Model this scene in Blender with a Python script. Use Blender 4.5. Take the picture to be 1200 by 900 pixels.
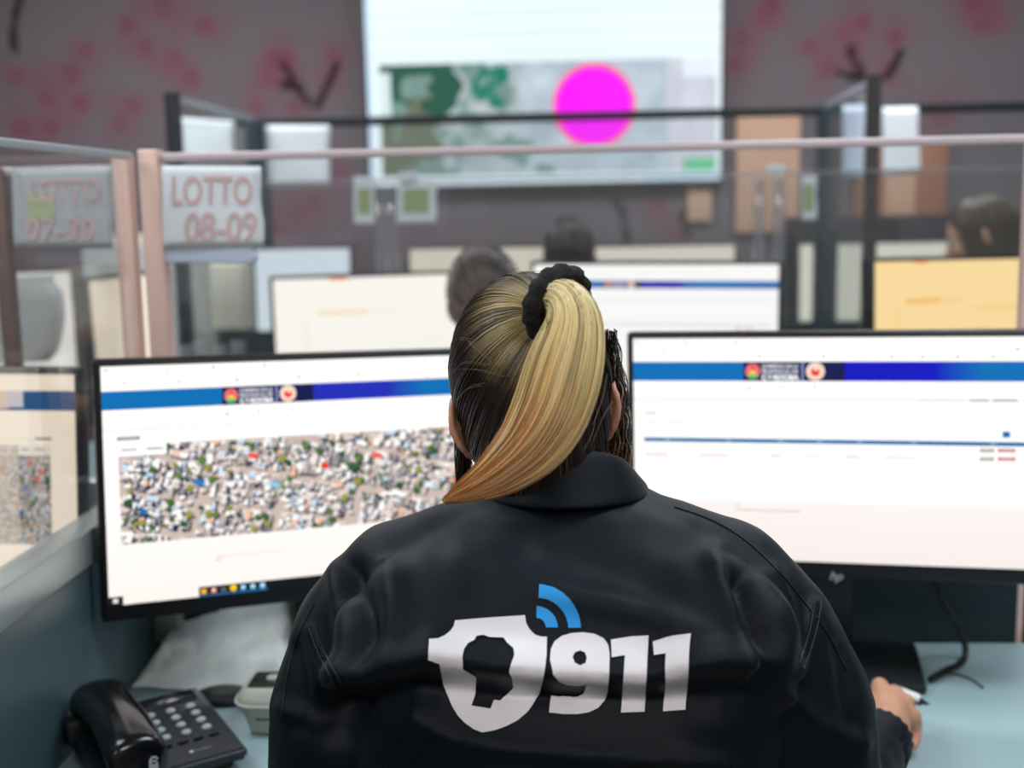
import bpy, bmesh, math, random
import numpy as np
from math import sin, cos, tan, pi, radians, sqrt, atan2
from mathutils import Vector, Matrix, noise
from mathutils.bvhtree import BVHTree

for o in list(bpy.data.objects): bpy.data.objects.remove(o)
SC = bpy.context.scene
COL = SC.collection
random.seed(7); RNG = np.random.default_rng(7)

# ------------------------------------------------------------------ camera
CAM_H = 1.37; FPX = 1400.0
PSI, TH, RO = radians(3.06), radians(8.55), radians(1.1)
FW = Vector((-sin(PSI)*cos(TH), cos(PSI)*cos(TH), -sin(TH)))
R0 = Vector((cos(PSI), sin(PSI), 0)); U0 = R0.cross(FW)
RV = R0*cos(RO) - U0*sin(RO); UV = U0*cos(RO) + R0*sin(RO)
CP = Vector((0, 0, CAM_H))
cam_d = bpy.data.cameras.new('camera'); cam = bpy.data.objects.new('camera', cam_d); COL.objects.link(cam)
cam_d.sensor_width = 36; cam_d.lens = FPX/1200*36; cam_d.clip_start = .05
cam.matrix_world = Matrix.Translation(CP) @ Matrix((RV, UV, -FW)).transposed().to_4x4()
cam_d.dof.use_dof = True; cam_d.dof.focus_distance = 1.03; cam_d.dof.aperture_fstop = 3.6
SC.camera = cam

# ------------------------------------------------------------------ world, exposure, room lights
w = bpy.data.worlds.new('world'); SC.world = w; w.use_nodes = True
w.node_tree.nodes['Background'].inputs[0].default_value = (.50, .78, 1.0, 1)
w.node_tree.nodes['Background'].inputs[1].default_value = 0.07
SC.view_settings.view_transform = 'Standard'; SC.view_settings.look = 'None'
SC.cycles.transparent_max_bounces = 40
SC.view_settings.exposure = 0.0; SC.view_settings.gamma = 1
LIGHTS = [  # x, y, size x, size y, watts, colour
    (-1.5, 1.15, 1.2, .6, 22, (.86, .95, 1.0)), (1.1, 1.15, 1.2, .6, 22, (.86, .95, 1.0)),
    (-1.5, 3.5, 1.2, .6, 30, (.92, .95, 1.0)), (1.1, 3.5, 1.2, .6, 30, (.92, .95, 1.0)),
    (-1.5, -1.4, 1.2, .6, 38, (1.0, .93, .88)), (1.1, -1.4, 1.2, .6, 38, (1.0, .93, .88)),
]
for i, (x, y, sx, sy, pw, c) in enumerate(LIGHTS):
    l = bpy.data.lights.new('ceiling_panel_light', 'AREA'); l.shape = 'RECTANGLE'; l.size = sx; l.size_y = sy
    l.energy = pw; l.color = c
    o = bpy.data.objects.new('ceiling_panel_light', l); o.location = (x, y, 2.70); COL.objects.link(o)

# ------------------------------------------------------------------ pixel -> place helpers
def ray(x, y): return FW + RV*((x-600)/FPX) + UV*((450-y)/FPX)
def atY(x, y, Y): d = ray(x, y); return CP + d*(Y/d.y)
def atZ(x, y, Z): d = ray(x, y); return CP + d*((Z-CAM_H)/d.z)
def proj(P):
    q = np.asarray(P) - np.array(CP); z = q @ np.array(FW)
    return 600+FPX*(q @ np.array(RV))/z, 450-FPX*(q @ np.array(UV))/z

def lin(c):
    c = np.asarray(c, float)/255.
    return np.where(c <= .04045, c/12.92, ((c+.055)/1.055)**2.4)

# ------------------------------------------------------------------ materials
def mat(name, col, rough=.5, metal=0, spec=.5, var=0, vscale=20, bump=0, bscale=200, coat=0, sheen=0, stretch=None):
    m = bpy.data.materials.new(name); m.use_nodes = True; nt = m.node_tree; N = nt.nodes; L = nt.links
    b = N['Principled BSDF']; c = list(lin(col)) + [1]
    b.inputs['Base Color'].default_value = c; b.inputs['Roughness'].default_value = rough
    b.inputs['Metallic'].default_value = metal; b.inputs['Specular IOR Level'].default_value = spec
    b.inputs['Coat Weight'].default_value = coat
    if sheen: b.inputs['Sheen Weight'].default_value = sheen; b.inputs['Sheen Roughness'].default_value = .4
    tc = N.new('ShaderNodeTexCoord'); src = tc.outputs['Object']
    if stretch:
        mp = N.new('ShaderNodeMapping'); mp.inputs['Scale'].default_value = stretch; L.new(src, mp.inputs[0]); src = mp.outputs[0]
    if var:
        n = N.new('ShaderNodeTexNoise'); n.inputs['Scale'].default_value = vscale; n.inputs['Detail'].default_value = 4
        L.new(src, n.inputs['Vector'])
        mx = N.new('ShaderNodeMix'); mx.data_type = 'RGBA'
        mx.inputs[6].default_value = [max(0, k*(1-var)) for k in c[:3]]+[1]
        mx.inputs[7].default_value = [min(1, k*(1+var)) for k in c[:3]]+[1]
        L.new(n.outputs[0], mx.inputs[0]); L.new(mx.outputs[2], b.inputs['Base Color'])
    if bump:
        n2 = N.new('ShaderNodeTexNoise'); n2.inputs['Scale'].default_value = bscale; n2.inputs['Detail'].default_value = 3
        L.new(src, n2.inputs['Vector'])
        bp = N.new('ShaderNodeBump'); bp.inputs['Strength'].default_value = bump; bp.inputs['Distance'].default_value = .002
        L.new(n2.outputs[0], bp.inputs['Height']); L.new(bp.outputs[0], b.inputs['Normal'])
    return m

def attr_mat(name, emit=None, rough=.5, spec=.5, bump=0):
    m = bpy.data.materials.new(name); m.use_nodes = True; nt = m.node_tree; N = nt.nodes; L = nt.links
    b = N['Principled BSDF']; a = N.new('ShaderNodeAttribute'); a.attribute_name = 'Col'
    b.inputs['Roughness'].default_value = rough; b.inputs['Specular IOR Level'].default_value = spec
    if emit:
        b.inputs['Base Color'].default_value = (.01, .01, .01, 1)
        L.new(a.outputs['Color'], b.inputs['Emission Color']); b.inputs['Emission Strength'].default_value = emit
    else: L.new(a.outputs['Color'], b.inputs['Base Color'])
    if bump:
        tc = N.new('ShaderNodeTexCoord'); n2 = N.new('ShaderNodeTexNoise'); n2.inputs['Scale'].default_value = 180
        L.new(tc.outputs['Object'], n2.inputs['Vector']); bp = N.new('ShaderNodeBump'); bp.inputs['Strength'].default_value = bump
        bp.inputs['Distance'].default_value = .002
        L.new(n2.outputs[0], bp.inputs['Height']); L.new(bp.outputs[0], b.inputs['Normal'])
    return m

def glass_mat(name, tint=(.975, .985, .985), haze=.015, refl=1.0):
    m = bpy.data.materials.new(name); m.use_nodes = True; nt = m.node_tree; N = nt.nodes; L = nt.links
    N.remove(N['Principled BSDF']); out = N['Material Output']
    tr = N.new('ShaderNodeBsdfTransparent'); tr.inputs[0].default_value = (*tint, 1)
    gl = N.new('ShaderNodeBsdfGlossy'); gl.inputs['Roughness'].default_value = .03
    df = N.new('ShaderNodeBsdfDiffuse'); df.inputs[0].default_value = (.6, .65, .68, 1)
    lw = N.new('ShaderNodeLayerWeight'); lw.inputs[0].default_value = .5
    pw = N.new('ShaderNodeMath'); pw.operation = 'POWER'; pw.inputs[1].default_value = 5; L.new(lw.outputs['Facing'], pw.inputs[0])
    fr = N.new('ShaderNodeMath'); fr.operation = 'MULTIPLY_ADD'; fr.inputs[1].default_value = .9*refl; fr.inputs[2].default_value = .035*refl; L.new(pw.outputs[0], fr.inputs[0])
    m1 = N.new('ShaderNodeMixShader'); m1.inputs[0].default_value = haze
    L.new(tr.outputs[0], m1.inputs[1]); L.new(df.outputs[0], m1.inputs[2])
    m2 = N.new('ShaderNodeMixShader'); L.new(fr.outputs[0], m2.inputs[0])
    L.new(m1.outputs[0], m2.inputs[1]); L.new(gl.outputs[0], m2.inputs[2]); L.new(m2.outputs[0], out.inputs[0])
    return m

M = dict(
    floor=mat('floor_vinyl', (92, 96, 98), .45, var=.12, vscale=3),
    ceiling=mat('ceiling_tile', (190, 192, 190), .9, bump=.2, bscale=60),
    wall=mat('wall_paint', (135, 125, 128), .85, var=.05, vscale=2),
    frosted=mat('desk_laminate', (158, 184, 190), .42, var=.03, vscale=8),
    edge=mat('desk_edge', (150, 160, 164), .5),
    fabric=mat('partition_fabric', (20, 38, 44), .9, var=.12, vscale=60, bump=.3, bscale=500),
    sidepanel=mat('side_panel_laminate', (66, 90, 98), .38, var=.08, vscale=5),
    alu=mat('brushed_aluminium', (176, 186, 188), .38, metal=.6, bump=.05, bscale=300),
    rose=mat('anodised_post', (232, 198, 186), .45, metal=.35, var=.06, vscale=12),
    darkrose=mat('dull_brown_post', (108, 84, 80), .5), roserail=mat('anodised_glass_rail', (222, 206, 210), .45, metal=.2),
    dark=mat('dark_frame', (22, 30, 34), .5),
    darkpost=mat('dark_post', (20, 42, 50), .55),
    plastic=mat('black_plastic', (16, 18, 21), .42, bump=.15, bscale=900),
    bezel=mat('monitor_bezel', (13, 15, 20), .38),
    phone=mat('phone_plastic', (30, 37, 45), .36, bump=.12, bscale=900),
    handset=mat('glossy_black_plastic', (12, 15, 19), .2, coat=.3),
    key=mat('key_grey', (176, 186, 190), .45),
    gdev=mat('grey_plastic', (176, 178, 168), .45, var=.03),
    cable=mat('cable_rubber', (14, 16, 18), .5),
    gcable=mat('grey_cable', (150, 158, 158), .5),
    cream=mat('cream_metal', (250, 240, 216), .55), cloth=mat('white_cloth', (240, 249, 250), .85, bump=.4, bscale=250, var=.04, vscale=40),
    paper=mat('paper', (240, 246, 250), .8, var=.02),
    paperb=mat('paper_blue', (208, 220, 238), .8),
    paperg=mat('paper_grey', (186, 192, 200), .8),
    red=mat('red_marker', (226, 190, 190), .7),
    green=mat('green_print', (176, 190, 140), .8),
    jacket=mat('navy_jacket_twill', (7, 18, 27), .58, spec=.22, var=.10, vscale=90, bump=.10, bscale=700, sheen=.03),
    seam=mat('jacket_seam', (13, 21, 28), .6),
    ink=mat('white_reflective_print', (240, 238, 243), .55, var=.03, vscale=60),
    inkblue=mat('blue_print', (24, 160, 240), .6),
    skin=mat('skin', (214, 158, 128), .5, var=.08, vscale=60, bump=.15, bscale=400),
    eye=mat('eye_white', (225, 222, 215), .2), nail=mat('nail', (222, 170, 150), .3),
    hair=attr_mat('hair', None, .38, .5), tie=mat('black_scrunchie', (10, 12, 14), .8, bump=1.0, bscale=260),
    trousers=mat('dark_trousers', (20, 24, 30), .8), shoe=mat('black_shoe', (12, 12, 13), .4),
    shirtgrey=mat('grey_shirt', (62, 66, 72), .85), beige=mat('beige_metal', (214, 208, 192), .6, var=.03, vscale=4),
    tan=mat('tan_reflection', (240, 192, 160), .8, var=.06, vscale=10), reflbrown=mat('brown_reflection', (182, 122, 90), .5, var=.2, vscale=6, stretch=(1, 1, .1)),  # tan and brown: colours of the panels standing for warm glass reflections
    brown=mat('dark_brown_post', (48, 38, 36), .5), black=mat('black_laminate', (20, 22, 24), .5), white=mat('white_plastic', (232, 236, 236), .4),
    logo=mat('logo_silver', (205, 208, 210), .35), screen=attr_mat('screen_pixels', 1.08, .25, .3),
    tvscreen=attr_mat('wall_screen_pixels', 1.08, .3, .3), wallpaper=attr_mat('floral_wallpaper', None, .85, .3),
    glass=glass_mat('clear_glass'), glassside=glass_mat('side_glass', (.96, .955, .94), .03),
    glassgrey=glass_mat('tinted_glass', (.88, .86, .90), .22), glassfar=glass_mat('thin_clear_glass', refl=.3), clip=mat('white_clip', (235, 240, 245), .4),
)
le = bpy.data.materials.new('ceiling_panel_diffuser'); le.use_nodes = True
le.node_tree.nodes['Principled BSDF'].inputs['Emission Color'].default_value = (.85, .95, 1, 1)
le.node_tree.nodes['Principled BSDF'].inputs['Emission Strength'].default_value = 2.0
M['diffuser'] = le

# ------------------------------------------------------------------ object helpers
def empty(name, loc, label=None, cat=None, group=None, rz=0):
    o = bpy.data.objects.new(name, None); COL.objects.link(o); o.location = loc; o.rotation_euler = (0, 0, rz)
    o.empty_display_size = .05
    return tag(o, label, cat, group)
def tag(o, label=None, cat=None, group=None, kind=None):
    if label: o['label'] = label
    if cat: o['category'] = cat
    if group: o['group'] = group
    if kind: o['kind'] = kind
    return o
def finish(name, me, m, parent=None, smooth=False, world=True, angle=None):
    """link a mesh; vertices are in world coordinates unless world=False (then already local to the parent)"""
    o = bpy.data.objects.new(name, me); COL.objects.link(o)
    for mm in (m if isinstance(m, (list, tuple)) else [m]): me.materials.append(mm)
    if parent is not None:
        o.parent = parent
        if world: me.transform(full(parent).inverted())
    if smooth:
        me.shade_smooth()
        if angle: me.set_sharp_from_angle(angle=radians(angle))
    return o
def full(o):
    m = Matrix.Translation(o.location) @ o.rotation_euler.to_matrix().to_4x4()
    return (full(o.parent) @ m) if o.parent else m
def bm_obj(name, bm, m, parent=None, smooth=False, world=True, angle=35):
    bmesh.ops.recalc_face_normals(bm, faces=bm.faces)
    me = bpy.data.meshes.new(name); bm.to_mesh(me); bm.free()
    return finish(name, me, m, parent, smooth, world, angle)
def py_obj(name, v, f, m, parent=None, smooth=False, world=True, cols=None, angle=None):
    me = bpy.data.meshes.new(name); me.from_pydata([tuple(map(float, q)) for q in v], [], f); me.update()
    if cols is not None:
        a = me.color_attributes.new('Col', 'FLOAT_COLOR', 'POINT'); c = np.ones((len(v), 4)); c[:, :3] = cols
        a.data.foreach_set('color', c.ravel())
    return finish(name, me, m, parent, smooth, world, angle)

def box(bm, x0, x1, y0, y1, z0, z1, bev=0, seg=2, mx=None):
    vs = [bm.verts.new((x, y, z)) for x in (x0, x1) for y in (y0, y1) for z in (z0, z1)]
    fs = [bm.faces.new([vs[i] for i in q]) for q in ((0,1,3,2),(4,6,7,5),(0,4,5,1),(2,3,7,6),(0,2,6,4),(1,5,7,3))]
    if bev:
        es = list({e for f in fs for e in f.edges})
        r = bmesh.ops.bevel(bm, geom=es, offset=bev, segments=seg, affect='EDGES', profile=.5)
        vs = list({v for f in r['faces'] for v in f.verts} | {v for v in vs if v.is_valid})
    if mx: bmesh.ops.transform(bm, matrix=mx, verts=vs)
    return vs
def box_obj(name, x0, x1, y0, y1, z0, z1, m, parent=None, bev=.002, world=True, rot=None, seg=2):
    bm = bmesh.new(); box(bm, x0, x1, y0, y1, z0, z1, bev, seg, rot)
    return bm_obj(name, bm, m, parent, bool(bev), world)
def tube(bm, pts, r, n=8, caps=True):
    pts = [Vector(p) for p in pts]; rs = r if isinstance(r, (list, tuple)) else [r]*len(pts)
    rings = []; up = None
    for i, p in enumerate(pts):
        t = (pts[min(i+1, len(pts)-1)] - pts[max(i-1, 0)]).normalized()
        if up is None: up = t.orthogonal().normalized()
        up = (up - t*up.dot(t)).normalized(); s = t.cross(up)
        rings.append([bm.verts.new(p + (up*cos(2*pi*k/n) + s*sin(2*pi*k/n))*rs[i]) for k in range(n)])
    for a, b in zip(rings, rings[1:]):
        for k in range(n): bm.faces.new((a[k], a[(k+1) % n], b[(k+1) % n], b[k]))
    if caps: bm.faces.new(rings[0][::-1]); bm.faces.new(rings[-1])
def spline(pts, n=12):
    """Catmull-Rom through points"""
    P = np.array([list(p) for p in pts], float); P = np.vstack([2*P[0]-P[1], P, 2*P[-1]-P[-2]]); out = []
    for i in range(1, len(P)-2):
        for k in range(n):
            t = k/n; a, b, c, d = P[i-1:i+3]
            out.append(.5*((2*b)+(-a+c)*t+(2*a-5*b+4*c-d)*t*t+(-a+3*b-3*c+d)*t**3))
    out.append(P[-2]); return np.array(out)
def tube_obj(name, pts, r, m, parent=None, n=8, world=True, sm=8):
    bm = bmesh.new(); tube(bm, [Vector(p) for p in spline(pts, sm)] if sm else pts, r, n)
    return bm_obj(name, bm, m, parent, True, world, 60)
def ell(bm, c, r, rot=None, seg=20):
    mx = Matrix.Translation(c) @ (rot.to_4x4() if rot else Matrix()) @ Matrix.Diagonal((*r, 1))
    bmesh.ops.create_uvsphere(bm, u_segments=seg, v_segments=seg//2+2, radius=1, matrix=mx)
def cap(bm, a, b, ra, rb, n=16):
    """tapered capsule"""
    a, b = Vector(a), Vector(b); d = (b-a); L = d.length
    if L < 1e-6: return ell(bm, a, (ra,)*3)
    d /= L; up = d.orthogonal().normalized(); s = d.cross(up); rings = []
    K = 5
    prof = [(-ra*cos(k*pi/2/K), ra*sin(k*pi/2/K)) for k in range(1, K+1)] + [(L + rb*sin(k*pi/2/K), rb*cos(k*pi/2/K)) for k in range(0, K)]
    v0 = bm.verts.new(a - d*ra); v1 = bm.verts.new(b + d*rb)
    for z, r in prof: rings.append([bm.verts.new(a + d*z + (up*cos(2*pi*k/n)+s*sin(2*pi*k/n))*r) for k in range(n)])
    for p, q in zip(rings, rings[1:]):
        for k in range(n): bm.faces.new((p[k], p[(k+1) % n], q[(k+1) % n], q[k]))
    for k in range(n): bm.faces.new((v0, rings[0][(k+1) % n], rings[0][k])); bm.faces.new((v1, rings[-1][k], rings[-1][(k+1) % n]))
def chain(bm, pts, rs):
    for i in range(len(pts)-1): cap(bm, pts[i], pts[i+1], rs[i], rs[i+1])
def loft(bm, rings, n=48, ex=2.5):
    """rings: (z, xc, halfwidth, yback, yfront)"""
    R = []
    for z, xc, hw, yb, yf in rings:
        yc, hd = (yb+yf)/2, (yf-yb)/2; q = []
        for k in range(n):
            t = 2*pi*k/n; c, s = cos(t), sin(t)
            q.append(bm.verts.new((xc+hw*math.copysign(abs(c)**(2/ex), c), yc+hd*math.copysign(abs(s)**(2/ex), s), z)))
        R.append(q)
    for p, q in zip(R, R[1:]):
        for k in range(n): bm.faces.new((p[k], p[(k+1) % n], q[(k+1) % n], q[k]))
    bm.faces.new(R[0][::-1]); bm.faces.new(R[-1])
def remesh(bm, voxel, smooth=4):
    bmesh.ops.recalc_face_normals(bm, faces=bm.faces)
    me = bpy.data.meshes.new('tmp'); bm.to_mesh(me); bm.free()
    o = bpy.data.objects.new('tmp', me); COL.objects.link(o)
    r = o.modifiers.new('r', 'REMESH'); r.mode = 'VOXEL'; r.voxel_size = voxel; r.use_smooth_shade = True
    if smooth: s = o.modifiers.new('s', 'SMOOTH'); s.factor = .6; s.iterations = smooth
    dg = bpy.context.evaluated_depsgraph_get(); dg.update()
    out = bpy.data.meshes.new_from_object(o.evaluated_get(dg)); bpy.data.objects.remove(o); bpy.data.meshes.remove(me)
    return out
def text_polys(s, size=1.0, shear=0, bold=0):
    c = bpy.data.curves.new('t', 'FONT'); c.body = s; c.size = size; c.shear = shear; c.resolution_u = 3; c.offset = bold
    o = bpy.data.objects.new('t', c); COL.objects.link(o); dg = bpy.context.evaluated_depsgraph_get(); dg.update()
    me = bpy.data.meshes.new_from_object(o.evaluated_get(dg)); bpy.data.objects.remove(o)
    v = np.array([tuple(q.co)[:2] for q in me.vertices]); f = [list(p.vertices) for p in me.polygons]
    bpy.data.meshes.remove(me)
    if len(v): v = v - v.min(0)
    return v, f

class Print:
    """flat printed / displayed shapes on a plane: frame(a, b, lift) -> point"""
    def __init__(s, frame): s.f = frame; s.v = []; s.fc = []; s.c = []; s.layer = 0
    def poly(s, pts, col, layer=1):
        i = len(s.v)
        for a, b in pts: s.v.append(s.f(a, b, layer*.00012)); s.c.append(lin(col))
        s.fc.append(list(range(i, i+len(pts))))
    def quad4(s, pts, cols, layer=1):
        i = len(s.v)
        for (a, b), c in zip(pts, cols): s.v.append(s.f(a, b, layer*.00012)); s.c.append(lin(c))
        s.fc.append([i, i+1, i+2, i+3])
    def rect(s, x0, y0, x1, y1, col, layer=1): s.poly([(x0, y0), (x1, y0), (x1, y1), (x0, y1)], col, layer)
    def disc(s, x, y, r, col, layer=1, n=16): s.poly([(x+r*cos(2*pi*k/n), y+r*sin(2*pi*k/n)) for k in range(n)], col, layer)
    def text(s, t, x, y, wd, ht, col, layer=1, shear=0, bold=0):
        v, f = text_polys(t, 1, shear, bold)
        if not len(v): return
        sc = np.array([wd, ht])/np.maximum(v.max(0), 1e-6); i = len(s.v)
        for q in v*sc: s.v.append(s.f(x+q[0], y+q[1], layer*.00012)); s.c.append(lin(col))
        s.fc += [[i+k for k in p] for p in f]
    def raster(s, x0, y0, x1, y1, img, layer=1):
        """img rows from the top, one quad per cell"""
        h, w_ = img.shape[:2]; L = lin(img)
        for r in range(h):
            for c in range(w_):
                i = len(s.v); xa, xb = x0+(x1-x0)*c/w_, x0+(x1-x0)*(c+1)/w_; ya, yb = y1+(y0-y1)*r/h, y1+(y0-y1)*(r+1)/h
                s.v += [s.f(xa, yb, layer*.00012), s.f(xb, yb, layer*.00012), s.f(xb, ya, layer*.00012), s.f(xa, ya, layer*.00012)]
                s.c += [L[r, c]]*4; s.fc.append([i, i+1, i+2, i+3])
    def build(s, name, m, parent, world=True): return py_obj(name, s.v, s.fc, m, parent, False, world, np.array(s.c))

# ------------------------------------------------------------------ the room
def struct(o): return tag(o, kind='structure')
struct(box_obj('floor', -4, 4, -2.6, 5.1, -.1, 0, M['floor'], bev=0))
struct(box_obj('ceiling', -4, 4, -2.6, 5.1, 2.8, 2.9, M['ceiling'], bev=0))
struct(box_obj('wall_left', -4.1, -4, -2.6, 5.1, 0, 2.8, M['wall'], bev=0))
struct(box_obj('wall_right', 4, 4.1, -2.6, 5.1, 0, 2.8, M['wall'], bev=0))
struct(box_obj('wall_near', -4, 4, -2.7, -2.6, 0, 2.8, M['wall'], bev=0))
WY = 4.97
def wallpaper():
    nx, nz = 420, 140; X = np.linspace(-4, 4, nx+1); Z = np.linspace(0, 2.8, nz+1)
    GX, GZ = np.meshgrid(X, Z); base = np.array([128, 119, 122.])
    img = np.ones((nz+1, nx+1, 3))*base
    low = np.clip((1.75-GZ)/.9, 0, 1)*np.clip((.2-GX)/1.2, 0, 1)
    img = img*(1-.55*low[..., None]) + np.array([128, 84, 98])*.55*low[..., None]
    rg = np.random.default_rng(3)
    def blob(x, z, r, col, a, ex=1., ang=0):
        dx, dz = GX-x, GZ-z; u = dx*cos(ang)+dz*sin(ang); v = -dx*sin(ang)+dz*cos(ang)
        k = np.clip(1.25-np.sqrt((u/ex)**2+v**2)/r, 0, 1)**.8*a; k = np.clip(k, 0, 1)[..., None]
        img[:] = img*(1-k)+np.array(col)*k
    def flower(px, py, s=1., a=.6):
        p = atY(px, py, WY); 
        for k in range(5):
            t = 2*pi*k/5+rg.random()*2; r = .055*s
            blob(p.x+r*cos(t), p.z+r*sin(t), .062*s, (146, 92, 106), a*.6*rg.uniform(.4, 1), 1.3, t)
        blob(p.x, p.z, .036*s, (136, 52, 72), a*.75*rg.uniform(.5, 1))
    def branch(pts, wd=.014):
        q = [atY(x, y, WY) for x, y in pts]; q = spline([(p.x, 0, p.z) for p in q], 14)
        for p in q: blob(p[0], p[2], wd, (52, 34, 38), .85)
    for x, y, s in [(20, 90, 1), (55, 115, 1), (85, 85, 1.2), (95, 120, 1), (150, 30, 1.1), (190, 8, 1.2), (205, 68, 1), (240, 30, 1.1), (170, 55, 1), (155, 125, 1),
                    (25, 150, 1.1), (60, 150, 1), (140, 145, .8), (315, 92, 1.1), (335, 70, 1), (320, 68, 1), (390, 65, .9), (385, 95, .7), (100, 60, .8), (225, 90, .9), (345, 125, .8), (300, 125, .7),
                    (895, 18, 1), (868, 45, 1), (862, 75, .9), (905, 5, .9), (970, 80, 1), (990, 38, .9), (1000, 58, .9), (1012, 25, .9), (1048, 45, 1), (1040, 85, .8), (950, 55, .8), (1160, 8, 1.1), (1150, 30, .9), (1140, 5, 1), (1105, 135, 1.2),
                    (350, 250, 1.2), (320, 268, 1), (368, 235, 1), (345, 200, .8), (400, 200, .9), (790, 270, 1), (30, 250, 1), (770, 240, .8)]:
        flower(x, y, s)
    for b in ([(26, -10), (20, 10), (16, 35), (18, 60)], [(330, 75), (345, 95), (362, 122)], [(330, 98), (350, 105), (360, 120)], [(395, 75), (385, 98), (372, 125)],
              [(720, 235), (730, 250), (735, 285)], [(995, 55), (1003, 75), (1018, 97)], [(983, 85), (1000, 90), (1015, 97)], [(1056, 60), (1045, 82), (1038, 92)], [(800, 250), (806, 275)]): branch(b)
    v = np.stack([GX, np.full_like(GX, WY), GZ], -1).reshape(-1, 3); f = []
    for r in range(nz):
        for c in range(nx):
            i = r*(nx+1)+c; f.append([i, i+1, i+nx+2, i+nx+1])
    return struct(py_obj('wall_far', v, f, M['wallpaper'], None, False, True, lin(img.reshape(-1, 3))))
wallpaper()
struct(box_obj('baseboard_far', -4, 4, WY-.02, WY-.001, 0, .1, M['dark']))
for i, (x, y, sx, sy, pw, c) in enumerate(LIGHTS):
    t = empty('ceiling_light', (x, y, 2.72), 'flat ceiling light panel, %s side, %s' % ('left' if x < 0 else 'right', {1.15: 'above the nearest monitors', 3.5: 'above the far partition', -1.4: 'behind the viewer'}[y]), 'light', 'ceiling light panels')
    bm = bmesh.new()
    for a in ((-sx/2-.03, sx/2+.03, -sy/2-.03, -sy/2), (-sx/2-.03, sx/2+.03, sy/2, sy/2+.03), (-sx/2-.03, -sx/2, -sy/2, sy/2), (sx/2, sx/2+.03, -sy/2, sy/2)):
        box(bm, *a, 0, .08)
    bm_obj('frame', bm, M['white'], t, world=False)
    box_obj('diffuser', -sx/2, sx/2, -sy/2, sy/2, .02, .07, M['diffuser'], t, 0, world=False)

# ------------------------------------------------------------------ wall screen
def tv():
    x0, x1 = -.822, .592; z0 = 1.452; z1 = 2.262; Y = WY-.07
    t = empty('wall_screen', ((x0+x1)/2, WY-.01, z0), 'large wall-mounted display showing a map with a magenta circle', 'screen')
    box_obj('bezel', x0-.012, x1+.012, Y, WY-.01, z0-.014, z1+.014, M['bezel'], t, .004)
    # fine displayed picture
    W_, H_ = 226, 130
    img = np.ones((H_, W_, 3))*np.array([232, 246, 252]); rg = np.random.default_rng(5)
    fx = lambda px: (px-430)/(846-430)*W_; fy = lambda py: H_-(216-py)/(216+17)*H_
    r0, r1 = int(fy(78)), int(fy(206)); c0, c1 = int(fx(446)), int(fx(842))
    for r in range(0, r0):
        img[r] += 6*sin(r*.5) - 6*(r % 14 < 2)
    img[:, :3] = (205, 232, 255)
    for r in range(r0, r1):
        for c in range(c0, c1):
            u = (c-c0)/(c1-c0); v = (r-r0)/(r1-r0)
            n = noise.fractal(Vector((c*.05, r*.05, 1)), 1, 2, 4); n2 = noise.noise(Vector((c*.6, r*.6, 4)))
            n3 = noise.fractal(Vector((c*.035, r*.035, 9)), 1, 2, 3)
            base = np.array([178, 194, 206]) + 26*n2 + 20*n
            if u < .42: base = base*.8 + np.array([150, 150, 130])*.2
            g = (n3*1.3 + .55 - u*1.5)
            kg = min(1, max(0, (g-.05)*3)); base = base*(1-kg*.55)+(np.array([62, 108, 92])+40*n2)*kg*.55
            if u + .22*n3 < .14 and v > .2: base = np.array([100, 110, 92])+20*n2
            if u + .25*n3 + .12*n < .17 and v + .2*n < .45: base = np.array([24, 84, 66])+10*n2
            if .3 < u+.1*n < .345 and v + .3*n < .42 and n3 > -.1: base = np.array([20, 120, 100])+10*n2
            if u > .86+.03*n: base = base*.5+np.array([225, 215, 228])*.5
            if u > .9 and v > .88: base = np.array([110, 200, 150])
            if u > .9 and v < .16: base = np.array([225, 235, 245])
            if u < .03 and v < .45 and v > .06: base = np.array([215, 230, 232])
            img[r, c] = base
    cx, cy, R = fx(697.5), fy(129), 44/416*W_
    for r in range(H_):
        for c in range(W_):
            d = sqrt((c+.5-cx)**2+(r+.5-cy)**2)
            if d < R: img[r, c] = (250, 0, 250)
            elif d < R+2.8: img[r, c] = (255, 96, 150)
    img[r1:, int(fx(760)):] = (215, 240, 255); img = np.clip(img, 0, 255)
    P = Print(lambda a, b, l: (a, Y-.002-l, b)); P.raster(x0, z0, x1, z1, img); P.build('screen_image', M['tvscreen'], t)
    box_obj('wall_bracket', -.3, .1, WY-.012, WY, 1.7, 2.0, M['dark'], t)
tv()

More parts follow.
